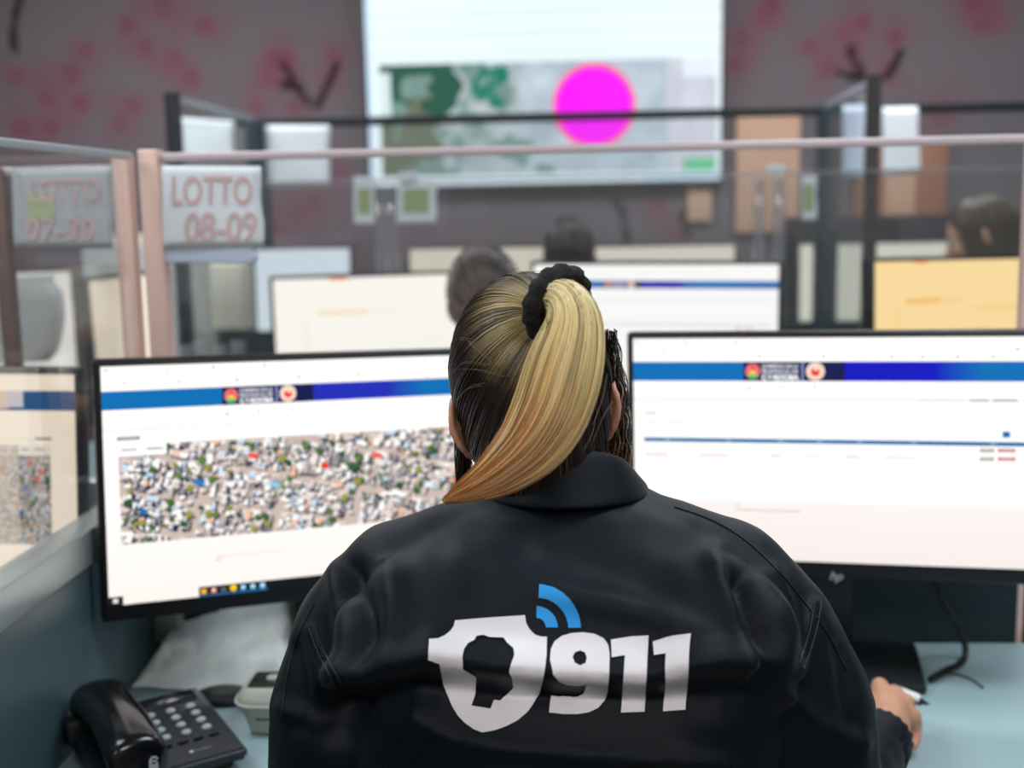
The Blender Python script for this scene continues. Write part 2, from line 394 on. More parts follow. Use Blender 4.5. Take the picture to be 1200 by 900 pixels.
# ------------------------------------------------------------------ monitors
SW, SH = .531, .299
def city(W_, H_, seed=2, K=1.0):
    rg = np.random.default_rng(seed); img = np.ones((H_, W_, 3))*np.array([202, 184, 174]); yy, xx = np.mgrid[0:H_, 0:W_]
    ang = radians(-62)
    def rct(x, y, a, b, t, col, al=1):
        x0, x1, y0, y1 = int(max(0, x-a-b)), int(min(W_, x+a+b+1)), int(max(0, y-a-b)), int(min(H_, y+a+b+1))
        if x1 <= x0 or y1 <= y0: return
        X, Y = xx[y0:y1, x0:x1]-x, yy[y0:y1, x0:x1]-y; u = X*cos(t)+Y*sin(t); v = -X*sin(t)+Y*cos(t)
        k = (abs(u) < a) & (abs(v) < b); s = img[y0:y1, x0:x1]; s[k] = s[k]*(1-al)+np.array(col)*al
    road = lambda x, y: min(abs(((x*cos(.22)+y*sin(.22)*1.) % 74)-4 + 3*sin(y*.05)) , abs(((-x*sin(.22)*1.+y*cos(.22)) % 37)-4))
    pal = [(252, 250, 246)]*6+[(236, 226, 220)]*4+[(225, 205, 200)]*3+[(190, 176, 170)]*3+[(205, 222, 238)]*2+[(244, 190, 160)]+[(150, 146, 150)]*2
    for _ in range(int(W_*H_/10/K**1.4)):
        x, y = rg.uniform(0, W_), rg.uniform(0, H_)
        if road(x, y) < 3.6: continue
        t = .22+(pi/2 if rg.random() < .5 else 0)+rg.normal()*.08; a, b = rg.uniform(1.2, 4.2)*K, rg.uniform(1, 2.4)*K
        rct(x+1.1*K, y+1.3*K, a, b, t, (30, 38, 58) if rg.random() < .75 else (30, 60, 90)); rct(x, y, a, b, t, pal[rg.integers(len(pal))])
    for _ in range(int(W_*H_/150/K)):
        x, y = rg.uniform(0, W_), rg.uniform(0, H_); r = rg.uniform(1.0, 2.9)*K
        if noise.noise(Vector((x*.03, y*.03, seed))) < -.15: continue
        k = (xx-x-1)**2+(yy-y-1.2)**2 < r*r; img[k] = (22, 48, 58)
        k = (xx-x)**2+(yy-y)**2 < r*r; img[k] = [(70, 104, 48), (96, 128, 60), (48, 84, 52), (150, 150, 70)][rg.integers(4)]
    for fx_, fy_, c in ((.36, .18, (236, 90, 70)), (.565, .33, (232, 60, 44)), (.72, .26, (232, 96, 84)), (.97, .6, (222, 96, 66)), (.06, .68, (40, 104, 170)), (.21, .42, (50, 120, 190)), (.42, .5, (150, 196, 226)), (.88, .62, (226, 240, 250))):
        rct(fx_*W_, fy_*H_, rg.uniform(3, 5), 3, .3, c)
    return np.clip(img, 0, 255)

def add_header(P, a0, a1, b0, b1, lx, dark, fine=True, end=None):
    """blue page banner from a0..a1; logos start at lx"""
    B, D = (0, 108, 178), dark; h = b1-b0; k = h/.0240
    P.rect(a0, b0, a1, b1, B, 2)
    l1 = lx+.0205*k*1.05+.062*k
    P.rect(lx-.002, b0, l1+.036*k, b1, (12, 22, 74), 3)
    e0 = l1+.036*k; e1 = min(a1, e0+.105*k); e2 = min(a1, e0+.16*k)
    P.quad4([(e0, b0), (e1, b0), (e1, b1), (e0, b1)], [D]*4, 3)
    if e2 > e1: P.quad4([(e1, b0), (e2, b0), (e2, b1), (e1, b1)], [D, B, B, D], 3)
    cx, cy = lx+.0095*k, (b0+b1)/2
    # round shield badge: red top, yellow flame, green foot
    n = 18; R = .0098*k
    P.poly([(cx+R*cos(2*pi*i/n)*.92, cy+R*sin(2*pi*i/n)) for i in range(n)], (238, 110, 116), 4)
    P.poly([(cx-.0075*k, cy-.004*k), (cx-.003*k, cy-.0095*k), (cx+.003*k, cy-.0095*k), (cx+.0075*k, cy-.004*k)], (70, 190, 110), 5)
    P.poly([(cx-.005*k, cy-.004*k), (cx+.005*k, cy-.004*k), (cx, cy+.005*k)], (246, 196, 90), 6)
    P.poly([(cx-.002*k, cy+.002*k), (cx+.002*k, cy+.002*k), (cx, cy+.009*k)], (206, 30, 50), 7)
    tx = lx+.0205*k; tw = .044*k
    if fine:
        P.text('GOBIERNO DE LA', tx, b1-.0078*k, tw, .0048*k, (235, 238, 250), 4, 0, .02)
        P.text('PROVINCIA DE', tx, b1-.0143*k, tw, .0048*k, (235, 238, 250), 4, 0, .02)
        P.text('CÓRDOBA', tx, b0+.0012*k, tw+.001*k, .0086*k, (255, 255, 255), 4, 0, .045)
    else: P.rect(tx, b0+.002*k, tx+tw, b1-.003*k, (150, 150, 190), 4)
    P.rect(tx+tw+.0045*k, b0+.001*k, tx+tw+.006*k, b1-.001*k, (170, 180, 245), 4)
    cx = tx+tw+.0205*k; R = .0112*k
    P.disc(cx, cy, R, (250, 226, 206), 4, 20); P.disc(cx, cy, R*.82, (236, 150, 132), 5, 20); P.disc(cx, cy, R*.74, (250, 228, 210), 6, 20)
    P.disc(cx, cy-.0004*k, R*.5, (228, 60, 50), 7); P.disc(cx+.0006*k, cy+.003*k, R*.22, (250, 214, 196), 8)

def monitor(c, yaw, tilt, roll, label, draw, desk=.73, group=None, bez=.0085, chin=.021, logo=False, bg=(255, 253, 251), scale=1.0, wsc=1.0):
    cx, cy, cz = c; X = Vector((1, 0, 0)); B = Vector((0, 1, 0))
    Up = Vector((0, 0, 1))*cos(tilt)+B*sin(tilt); X2 = X*cos(roll)-Up*sin(roll); Up2 = Up*cos(roll)+X*sin(roll); Nn = -X2.cross(Up2)  # Nn away from viewer
    if Nn.y < 0: Nn = -Nn
    t = empty('monitor', (cx, cy, desk), label, 'monitor', group, yaw)
    hc = Vector((0, 0, cz-desk)); w2, h2 = SW/2*scale*wsc, SH/2*scale
    fr = lambda a, b, l: tuple(hc + X2*a + Up2*b - Nn*l)
    mx = Matrix.Translation(hc) @ Matrix((X2, Nn, Up2)).transposed().to_4x4()
    bm = bmesh.new(); box(bm, -w2-bez, w2+bez, -.0015, .026, -h2-chin, h2+bez, .004, 3)
    bmesh.ops.transform(bm, matrix=mx, verts=bm.verts); bm_obj('housing', bm, M['bezel'], t, True, False)
    bm = bmesh.new(); box(bm, -w2*.55, w2*.55, .024, .05, -h2*.6, h2*.5, .012, 3)
    bmesh.ops.transform(bm, matrix=mx, verts=bm.verts); bm_obj('back_cover', bm, M['plastic'], t, True, False)
    P = Print(lambda a, b, l: fr(a, b, l+.0019)); P.rect(-w2, -h2, w2, h2, bg, 0)
    T = full(t); Ti = T.inverted(); o = Ti @ CP; n_ = Nn; pc = Vector(fr(0, 0, 0)); Rm = T.to_3x3().inverted()
    def px(x, y):
        d = Rm @ ray(x, y); k = (pc-o).dot(n_)/d.dot(n_); q = o+d*k-hc
        return q.dot(X2), q.dot(Up2)
    draw(P, px, w2, h2); P.build('screen_image', M['screen'], t, False)
    bm = bmesh.new(); box(bm, -.03, .03, .045, .075, .012, cz-desk+.02, .006, 2); bm_obj('stand_column', bm, M['plastic'], t, True, False)
    bm = bmesh.new(); box(bm, -.12, .12, -.045, .115, 0, .013, .005, 2); bm_obj('stand_base', bm, M['plastic'], t, True, False)
    if logo:
        v, f = text_polys('hp', .017, .35, 0); v = v-v.max(0)/2; ctr = px(*logo)
        py_obj('logo', [fr(ctr[0]+a, ctr[1]+b, .0019) for a, b in v], f, M['logo'], t, False, False)
    return t

def draw_left(P, px, w2, h2):
    def R(x0, y0, x1, y1, c, l=2): a0, b0 = px(x0, y0); a1, b1 = px(x1, y1); P.rect(min(a0, a1), min(b0, b1), max(a0, a1), max(b0, b1), c, l)
    P.quad4([(-w2, -h2), (w2, -h2), (w2, -h2*.3), (-w2, -h2*.3)], [(250, 240, 234)]*2+[(254, 248, 244)]*2, 1)
    b1 = px(122, 459)[1]; b0 = px(122, 481)[1]
    add_header(P, -w2, w2, b0, b1, px(262, 463)[0], (30, 44, 178))
    # faint browser rows, dots and labels
    for y, c in ((439, (238, 232, 228)), (447, (240, 236, 232))): 
        a, b = px(130, y); P.rect(a, b, a+.36, b+.0012, c, 2)
    for x, y, c in ((124, 434, (240, 90, 90)), (128, 442, (200, 200, 200)), (146, 449, (140, 190, 140)), (160, 441, (190, 190, 190)), (195, 437, (200, 200, 200)), (250, 430, (60, 60, 60)), (277, 445, (60, 60, 60)), (310, 428, (90, 90, 90)), (350, 442, (80, 80, 80)), (420, 439, (120, 120, 120)), (210, 448, (150, 150, 150)),
                    (266, 485, (60, 60, 60)), (303, 482, (150, 150, 150)), (342, 480, (150, 150, 150)), (500, 441, (150, 150, 150))):
        a, b = px(x, y); P.rect(a-.0012, b-.0012, a+.0012, b+.0012, c, 3)
    a, b = px(125, 505); P.rect(-w2, b-.001, w2, b+.0014, (236, 232, 230), 2)
    a, b = px(137, 515); P.rect(a, b-.0014, a+.027, b+.003, (120, 118, 118), 2); P.rect(a+.003, b, a+.024, b+.0016, (200, 200, 200), 3)
    a0, bt = px(138, 522); bb = px(141, 638)[1]; a1 = px(545, 560)[0]
    P.raster(a0, bb, a1, bt, city(330, 96, 2, 1.35), 2)
    P.rect(a0, bt-.014, a0+.058, bt+.001, (252, 252, 252), 3); P.rect(a0+.004, bt-.007, a0+.022, bt-.005, (150, 150, 150), 4); P.rect(a0+.034, bt-.007, a0+.054, bt-.005, (130, 130, 130), 4)
    a, b = px(253, 652); P.rect(a, b, a+.088, b+.0009, (214, 204, 198), 2); P.rect(a, b-.002, a+.014, b-.001, (224, 214, 208), 2)
    P.rect(a, b-.006, a+.004, b-.003, (210, 196, 190), 2)
    # task bar
    x0 = px(233, 697)[0]; th = .0125
    P.rect(x0, -h2, w2, -h2+th, (16, 18, 26), 2)
    P.rect(x0, -h2, x0+.088, -h2+.002, (30, 110, 160), 3)
    for i, c in enumerate(((240, 180, 60), (226, 110, 70), (90, 90, 100), (250, 200, 30), (90, 170, 220), (90, 190, 220), (120, 190, 240))):
        x = x0+.006+i*.0125
        if i == 3: P.disc(x, -h2+.0072, .0044, c, 4)
        else: P.rect(x-.0034, -h2+.0032, x+.0034, -h2+.0098, c, 4)
        if i in (1, 4, 5, 6): P.rect(x-.0014, -h2+.0052, x+.0014, -h2+.0092, (235, 240, 245), 5)
    P.rect(-w2, -h2, -w2+.017, -h2+.011, (20, 20, 24), 3); P.rect(-w2+.005, -h2+.003, -w2+.011, -h2+.0085, (230, 230, 232), 4)
    a, b = px(155, 707); P.rect(a, b, a+.03, b+.001, (225, 214, 208), 2)

def draw_right(P, px, w2, h2):
    P.quad4([(-w2, -h2), (w2, -h2), (w2, -h2+.08), (-w2, -h2+.08)], [(240, 232, 228)]*2+[(246, 238, 234)]*2, 1)
    b1 = px(742, 424)[1]; b0 = px(742, 446)[1]; add_header(P, -w2, w2, b0, b1, px(873, 434)[0], (8, 14, 186))
    for y in (404, 411): 
        a, b = px(770, y); P.rect(a, b, a+.25, b+.001, (240, 234, 232), 2)
    for x, y, c in ((747, 401, (60, 60, 60)), (803, 401, (220, 150, 150)), (862, 401, (225, 130, 130)), (778, 410, (220, 140, 140)), (764, 417, (200, 160, 160)), (890, 417, (60, 60, 60)), (965, 418, (90, 90, 120)), (1045, 418, (70, 70, 80)), (1081, 418, (60, 60, 80)), (1122, 418, (60, 60, 60)), (1164, 418, (80, 80, 80)), (825, 417, (170, 170, 170)), (1008, 416, (200, 200, 200)),
                    (878, 455, (70, 70, 70)), (915, 453, (150, 150, 150)), (955, 453, (110, 110, 110)), (1192, 409, (60, 60, 60))):
        a, b = px(x, y); P.rect(a-.0012, b-.0012, a+.0012, b+.0012, c, 3)
    a, b = px(745, 466); P.rect(-w2, b-.003, w2, b+.001, (240, 236, 236), 2)
    for x0, x1, y, c in ((1136, 1158, 469, (130, 130, 130)), (1163, 1192, 469, (110, 110, 110)), (1075, 1130, 468, (222, 220, 220)), (755, 770, 484, (180, 180, 180)), (755, 772, 494, (215, 210, 210)), (780, 800, 494, (220, 216, 216)), (755, 805, 504, (222, 220, 220)), (980, 1000, 497, (226, 224, 224)), (1138, 1150, 508, (220, 220, 220)),
                         (757, 783, 532, (216, 168, 168)), (820, 853, 533, (216, 178, 178)), (902, 915, 534, (190, 186, 190)), (943, 960, 534, (224, 214, 214)), (990, 1007, 535, (196, 190, 190)), (1035, 1072, 536, (214, 206, 206)), (757, 780, 524, (234, 226, 226)), (820, 850, 524, (236, 230, 230)), (862, 938, 597, (220, 196, 190)), (862, 868, 592, (220, 190, 190))):
        a0, b = px(x0, y); a1 = px(x1, y)[0]; P.rect(a0, b-.0008, a1, b+.0010, c, 3)
    a, b = px(755, 514.5); P.rect(a, b-.0027, w2, b+.0027, (0, 104, 160), 3)
    for x in (782, 853, 915, 960, 1007, 1070, 1163): 
        q = px(x, 514)[0]; P.rect(q-.003, b-.0008, q+.004, b+.001, (150, 190, 215), 4)
    a, b = px(1179, 509); P.rect(a-.0045, b-.0038, a+.0045, b+.0038, (0, 104, 170), 4)
    for y in (527.5, 537.5):
        a, b = px(1148, y); P.rect(a, b-.0022, a+.017, b+.0022, (150, 146, 140), 4); P.rect(a+.003, b-.0006, a+.014, b+.0008, (210, 208, 204), 5)
        a, b = px(1169, y); P.rect(a, b-.0022, a+.021, b+.0022, (188, 104, 104), 4); P.rect(a+.003, b-.0006, a+.018, b+.0008, (226, 190, 190), 5)

def draw_r2(P, px, w2, h2):
    b1 = px(770, 329)[1]; b0 = px(770, 338)[1]
    add_header(P, -w2, w2, b0, b1, px(709, 333)[0], (10, 10, 170), False)
    a, b = px(700, 379); P.rect(a, b-.0012, px(904, 379)[0], b+.0012, (186, 190, 196), 3)
    P.rect(-w2, px(700, 352)[1]-.001, w2, px(700, 352)[1]+.001, (232, 232, 232), 3)
    for x in (866, 878):
        a, b = px(x, 384); P.rect(a-.006, b-.005, a+.006, b+.001, (232, 196, 192), 4)
def draw_cream(c1, c2):
    def d(P, px, w2, h2):
        P.rect(-w2*.62, h2*.43, -w2*.2, h2*.50, c1, 2); P.rect(-w2*.62, h2*.44, w2*.1, h2*.48, c2, 1)
        P.rect(-w2*.52, h2*.96, -w2*.36, h2, (250, 170, 110), 2)
        P.rect(w2*.25, h2*.30, w2*.9, h2*.33, c2, 2); P.rect(w2*.25, h2*.02, w2*.5, h2*.05, c2, 2)
        P.rect(-w2*.75, -h2*.7, -w2*.73, h2*.4, c2, 2)
    return d
def draw_blank(P, px, w2, h2): pass
def draw_far_left(P, px, w2, h2):
    B = (0, 72, 124)
    y1 = px(60, 458)[1]; y0 = px(60, 481)[1]; P.rect(-w2, y0, w2, y1, B, 2)
    a = px(28, 470)[0]; P.rect(a-.02, y0+.004, a, y1+.001, (214, 204, 204), 3); P.rect(a-.05, y0+.002, a-.02, y1, (230, 205, 180), 3)  # pale patches: a glass reflection drawn into the screen image
    b = px(60, 440)[1]; P.rect(-w2, b, w2, b+.001, (200, 186, 172), 2)
    for x, c in ((72, (225, 120, 110)), (58, (150, 130, 120)), (45, (180, 160, 150))): q = px(x, 433); P.rect(q[0]-.002, q[1]-.001, q[0]+.001, q[1]+.001, c, 3)
    q = px(42, 514); P.rect(q[0], q[1]-.0015, q[0]+.022, q[1]+.002, (130, 124, 116), 3)
    a0, b1 = px(22, 521); a1, b0 = px(62, 638); im = city(46, 110, 5)*.80
    P.raster(a0-.001, b0, a1, b1, im, 2)
    im2 = city(60, 110, 9)*.25+np.array([215, 200, 185])*.7; P.raster(a0-.09, b0, a0-.001, b1, im2, 2)
    P.rect(a0, b1-.014, a1, b1, (226, 218, 206), 4); P.rect(a0+.004, b1-.007, a0+.014, b1-.005, (120, 112, 106), 5); P.rect(a0+.022, b1-.007, a0+.034, b1-.005, (120, 112, 106), 5)

monitor((-.342, 1.526, 1.0248), .4467, .045, .0348, 'black monitor with an aerial town map, left of the ponytailed woman', draw_left)
monitor((.341, 1.5612, 1.0411), -.184, .049, -.0135, 'black monitor with a blue banner and table, right of the ponytailed woman', draw_right, logo=(980, 676))
q = atY(79, 430, 1.50); yl = .05
monitor((q.x-SW/2*cos(yl), 1.49, q.z-SH/2-.003), yl, .06, .03, 'partly cut-off monitor behind the glass side panel at the left edge', draw_far_left, bg=(247, 232, 214))
monitor((.167, 2.576, 1.0874), -.26, .05, .002, 'second-row monitor with white page and thin blue banner above the woman', draw_r2)
monitor((-.4236, 2.742, 1.0623), .178, .05, -.005, 'second-row monitor with a blank cream page above the aerial map screen', draw_cream((250, 228, 190), (250, 238, 232)), bg=(255, 249, 240))
q = atY(1113, 305, 2.5)
monitor((q.x+.012, 2.5, q.z-SH/2), .70, .05, .03, 'second-row monitor glowing orange at the right edge', draw_cream((250, 190, 110), (250, 200, 130)), bg=(255, 220, 158))
def beige_mon(x0, x1, y, Y, label, bgc, sc=None):
    a, b = atY(x0, y, Y), atY(x1, y, Y); s = (b.x-a.x)/SW
    return monitor(((a.x+b.x)/2, Y, (a.z+b.z)/2-SH*(sc or s)/2), 0, .05, 0, label, draw_blank, bg=bgc, scale=sc or s, wsc=(s/sc if sc else 1), bez=.006)
beige_mon(480, 664, 291, 3.66, 'third-row monitor with a dim beige screen, left of the dark-haired head', (214, 204, 188))
beige_mon(671, 861, 289, 3.66, 'third-row monitor with a dim beige screen, right of the dark-haired head', (216, 210, 196))
beige_mon(298, 409, 292, 3.5, 'pale blue-white third-row monitor beside the left dark post', (214, 224, 234), .8)
beige_mon(938, 1190, 285, 4.12, 'wide dim beige monitor crossed by the two right dark posts', (226, 222, 208))
# neighbour cubicle, seen through the left glass
a = atY(103, 330, 2.55)
monitor((a.x+SW*.23*cos(1.36), 2.56+SW*.23*sin(1.36), a.z-SH/2), 1.36, .03, 0, 'turned squarish monitor with a cream screen beside the left glass post', draw_blank, bg=(244, 232, 216), wsc=.46)
a = atY(82, 318, 2.9)
monitor((a.x-SW/2*cos(.5), 2.9-SW/2*sin(.5)+.0, a.z-SH/2), .5, .03, 0, 'white-lit monitor half hidden by the grey chair back at left', draw_blank, bg=(250, 250, 250))

# ------------------------------------------------------------------ desks and partitions
def desk(name_label, x0, x1, y0, y1, z=.73):
    t = empty('desk', ((x0+x1)/2, (y0+y1)/2, 0), name_label, 'desk')
    box_obj('desktop', x0, x1, y0, y1, z-.028, z, M['frosted'], t, .002)
    for x in (x0+.06, x1-.06):
        for y in (y0+.08, y1-.08): box_obj('leg', x-.02, x+.02, y-.02, y+.02, 0, z-.028, M['alu'], t, .002)
    box_obj('crossbar', x0+.08, x1-.08, y1-.1, y1-.07, z-.1, z-.03, M['alu'], t)
    return t
desk('pale blue-grey desk of the ponytailed woman', -.612, 1.30, 1.175, 1.685)
desk('pale desk behind the left glass side panel', -2.0, -.655, 1.05, 1.685)
desk('second-row desk under the two white monitors', -.93, .62, 2.42, 2.98)
desk('second-row desk under the orange-lit monitor', .64, 1.9, 2.40, 2.98)
desk('desk in the left neighbour cubicle of the second row', -2.6, -1.0, 2.42, 3.25)
desk('desk beyond the far partition under the wide beige monitor', .55, 1.9, 3.93, 4.50)
desk('third-row desk under the beige monitors', -.98, .74, 3.42, 3.84)

def panel(name, label, pts, zlow, zrail, ztop, glassm, lowm, railm, th=.03, topm=None, topth=.012, cat='partition', posts=()):
    """partition between two floor points: fabric/laminate lower panel, rail, glass, top trim, posts"""
    (xa, ya), (xb, yb) = pts; L = math.hypot(xb-xa, yb-ya); an = atan2(yb-ya, xb-xa)
    t = empty(name, (xa, ya, 0), label, cat, None, an)
    box_obj('lower_panel', 0, L, -th/2, th/2, zlow, zrail-.045, lowm, t, .003, False)
    box_obj('rail', 0, L, -th/2-.006, th/2+.006, zrail-.045, zrail, railm, t, .003, False)
    box_obj('glass', 0, L, -.004, .004, zrail-.01, ztop-topth*.5, glassm, t, 0, False)
    if topm: box_obj('top_trim', 0, L, -.006, .006, ztop-topth, ztop, topm, t, .002, False)
    for p, w_, m_, zp in posts: box_obj('post', p-w_/2, p+w_/2, -w_/2, w_/2, 0, zp, m_, t, .003, False)
    return t
# row 1 front partition, corner post to right post
panel('partition', 'clear glass front partition behind the two nearest monitors', ((-.60, 1.72), (.640, 1.72)), 0, .975, 1.452, M['glass'], M['fabric'], M['alu'], topm=M['roserail'],
      posts=((-.006, .030, M['rose'], 1.457), (1.239, .022, M['rose'], 1.455)))
panel('partition', 'glass side partition with grey rail left of the phone', ((-.622, -.2), (-.622, 1.675)), .0, .982, 1.452, M['glassside'], M['sidepanel'], M['alu'], topm=M['alu'], topth=.01)
panel('partition', 'glass front partition of the left neighbouring cubicle holding a grey sheet', ((-2.1, 1.72), (-.644, 1.72)), 0, .975, 1.437, M['glassside'], M['fabric'], M['alu'], topm=M['roserail'],
      posts=((1.452, .026, M['rose'], 1.452), (2.1+atY(6, 300, 1.72).x, .022, M['darkrose'], 1.437)))
# row 2 front partition
def c2(px_): return atY(px_, 206, 3.02).x
pr2 = panel('partition', 'faint clear glass partition with white clips behind the second row', ((-1.05, 3.02), (1.95, 3.02)), 0, .93, 1.438, M['glass'], M['fabric'], M['alu'], topm=M['glassgrey'], topth=.008)
for x0, x1 in ((438, 450), (452, 464), (884, 896), (906, 920)):
    a, b = c2(x0), c2(x1); box_obj('glass_post', a+1.05, b+1.05, -.01, .012, .9, 1.42, M['glassgrey'], pr2, .002, False)
for x in (479, 908):
    a = c2(x); box_obj('clip', a+1.05-.022, a+1.05+.022, -.02, -.004, 1.428, 1.452, M['clip'], pr2, .004, False)
# row 3 dark framed cubicle
YF = 3.87; zt = 1.655
xl, xr = atY(300, 140, YF).x, atY(966, 125, YF).x
panel('partition', 'black framed far partition crossing in front of the wall screen', ((atY(207, 137, YF).x, YF), (2.6, YF)), 0, .98, zt, M['glass'], M['fabric'], M['dark'], topm=M['dark'], topth=.028,
      posts=((xl-atY(207, 137, YF).x, .06, M['darkpost'], zt), (xr+.012-atY(207, 137, YF).x, .066, M['darkpost'], zt)))
YN = 3.03
a = atY(199, 110, YN); b = atY(1026, 100, YN)
panel('partition', 'left side panel of the far cubicle with black near post and pale top', ((a.x, YN+.03), (xl, YF-.04)), 0, .9, 1.66, M['glassfar'], M['fabric'], M['dark'], topm=M['alu'], topth=.02, posts=((-.01, .034, M['dark'], 1.668),))
panel('partition', 'right side panel of the far cubicle with thin dark near post', ((b.x, YN+.03), (xr, YF-.04)), 0, .9, 1.66, M['glassfar'], M['fabric'], M['dark'], topm=M['alu'], topth=.02, posts=((-.01, .032, M['brown'], 1.668),))

# ------------------------------------------------------------------ papers
def sheet(pts, Y, m, label, name='paper_sheet', curl=.006, cat='paper', text=None, draw=None, group=None, seed=1):
    """hanging sheet between four pixel corners (TL, TR, BR, BL) at depth Y"""
    c = [atY(x, y, Y) for x, y in pts]; n = 10; v = []; f = []
    rg = random.Random(seed)
    for r in range(n+1):
        for k in range(n+1):
            u, t = k/n, r/n; p = (c[0]*(1-u)+c[1]*u)*(1-t)+(c[3]*(1-u)+c[2]*u)*t
            p = p+Vector((.0015*sin(t*9+seed)*(u > .9), -curl*abs(sin(u*3.1+seed))*t*t - .001, 0)); v.append(p)
    for r in range(n):
        for k in range(n): i = r*(n+1)+k; f.append([i, i+1, i+n+2, i+n+1])
    o0 = (c[0]+c[1])/2; t = empty(name, o0, label, cat, group)
    me_v = [tuple(p) for p in v]
    o = py_obj('sheet', me_v, f, m, t, True); s = o.modifiers.new('thick', 'SOLIDIFY'); s.thickness = .0006; s.offset = 0
    def place(u, t_):   # u, t_ in 0..1
        p = (c[0]*(1-u)+c[1]*u)*(1-t_)+(c[3]*(1-u)+c[2]*u)*t_
        return (p.x, p.y-curl*abs(sin(u*3.1+seed))*t_*t_-.0026, p.z)
    if text:
        for s_, x, y, w_, h_, sl in text:
            V = []; F = []; vv, ff = text_polys(s_, 1, sl, .012); sc = np.array([w_, h_])/vv.max(0); i = len(V)
            V += [place(x+q[0]*sc[0], y+h_-q[1]*sc[1]) for q in vv]; F += [[i+k for k in p] for p in ff]
            py_obj('handwriting', V, F, M['red'], t)
    if draw:
        V = []; F = []
        for (x0, y0, x1, y1) in draw:
            i = len(V); V += [place(x0, y1), place(x1, y1), place(x1, y0), place(x0, y0)]; F.append([i, i+1, i+2, i+3])
        py_obj('printed_block', V, F, M['green'], t)
    return t
sheet(((192, 290), (303, 289), (302, 309), (194, 308)), 1.709, M['paperb'], 'pale blue slip showing below the handwritten sheet on glass', curl=0, seed=2)
sheet(((190, 194), (305, 195), (310, 288), (192, 291)), 1.7075, M['paper'], 'white sheet with faint red handwriting taped beside the corner post', curl=.001, text=(('LOTTO', .09, .12, .82, .36, .08), ('08-09', .22, .56, .72, .38, .12)), seed=1)
sheet(((14, 196), (132, 194), (134, 291), (17, 291)), 1.708, M['paperg'], 'grey sheet with faint red writing on the left glass', text=(('LOTTO', .16, .14, .72, .28, .1), ('07-30', .12, .62, .70, .28, .1)), curl=.002, draw=((.15, .32, .42, .66),), seed=3)
sheet(((205, 138), (274, 142), (274, 186), (206, 190)), 3.861, M['paper'], 'white notice behind glass between the left dark posts', curl=.002)
sheet(((310, 147), (386, 147), (386, 218), (311, 219)), 3.861, M['paper'], 'white notice with faint print right of the left dark post', curl=.002)
sheet(((414, 207), (440, 207), (439, 263), (415, 263)), 3.012, M['paper'], 'narrow white card with green block left of the thin glass post', draw=((.2, .25, .8, .78),), curl=0)
sheet(((466, 214), (512, 213), (512, 261), (465, 262)), 3.012, M['paper'], 'white card with a green square right of the thin glass post', draw=((.15, .15, .8, .75),), curl=0)
sheet(((987, 124), (1018, 123), (1017, 209), (987, 210)), 3.861, M['paperb'], 'blue-white sheet between the two right dark posts', curl=.002)
sheet(((1034, 126), (1075, 125), (1078, 203), (1034, 207)), 3.861, M['paper'], 'white notice right of the thin right post', curl=.003)
sheet(((940, 206), (957, 206), (957, 258), (940, 258)), 3.012, M['paper'], 'narrow card with a green strip left of the right dark post', draw=((.1, .2, .8, .8),), curl=0)

# ------------------------------------------------------------------ stand-in reflection panels, cabinets near the far wall
def board(x0, y0, x1, y1, Y, label, frame=None, name='reflection_panel'):  # flat panels added to stand for warm reflections in the partition glass
    a, b = atY(x0, y0, Y), atY(x1, y1, Y); t = empty(name, ((a.x+b.x)/2, Y, b.z), label, 'reflection')
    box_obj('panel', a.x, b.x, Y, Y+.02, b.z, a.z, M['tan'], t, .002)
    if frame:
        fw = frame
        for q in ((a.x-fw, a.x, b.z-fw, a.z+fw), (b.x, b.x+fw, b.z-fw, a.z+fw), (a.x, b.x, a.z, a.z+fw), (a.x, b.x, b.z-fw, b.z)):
            box_obj('frame_bar', q[0], q[1], Y-.015, Y+.022, q[2], q[3], M['reflbrown'], t, .002)
board(863, 134, 936, 272, WY-.03, 'tan panel standing in for a glass reflection right of the display')
board(806, 214, 834, 259, WY-.028, 'small tan stand-in for a glass reflection under the right corner of the display')
board(1036, 200, 1072, 258, WY-.04, 'brown-edged tan panel standing in for a glass reflection at right', .12)
board(1004, 208, 1018, 268, WY-.025, 'narrow tan strip standing in for a glass reflection left of the brown-edged one')
def cabinet(x0, x1, ytop, Y, dep, m, label, doors=2):
    a, b = atY(x0, ytop, Y), atY(x1, ytop, Y); z = (a.z+b.z)/2; t = empty('cabinet', ((a.x+b.x)/2, Y+dep/2, 0), label, 'cabinet')
    box_obj('body', a.x, b.x, Y+.02, Y+dep, .0, z, m, t, .003)
    w_ = (b.x-a.x)/doors
    for i in range(doors):
        d = box_obj('door', a.x+i*w_+.003, a.x+(i+1)*w_-.003, Y, Y+.019, .06, z-.01, m, t, .003)
        box_obj('handle', a.x+(i+.9)*w_-.01, a.x+(i+.9)*w_+.01, Y-.02, Y, z*.6, z*.6+.12, M['alu'], d, .002)
cabinet(930, 1300, 252, 4.66, .24, M['black'], 'black sideboard against the far wall at right', 3)
cabinet(213, 283, 310, 4.1, .3, M['cream'], 'beige cabinet seen between the left dark posts', 1)

# pale folder board above the left chair
a, b = atY(17, 293, 3.0), atY(142, 296, 3.0); c = atY(140, 408, 3.0)
t = empty('office_shelf', ((a.x+b.x)/2, 3.45, 0), 'pale free-standing office cupboard behind the left glass', 'cupboard')
box_obj('body', a.x, b.x, 3.42, 3.75, 0, a.z+.02, M['beige'], t, .004)
box_obj('door', a.x+.01, (a.x+b.x)/2-.002, 3.395, 3.419, .08, a.z, M['white'], t, .003)
box_obj('door', (a.x+b.x)/2+.002, b.x-.01, 3.395, 3.419, .08, a.z, M['white'], t, .003)

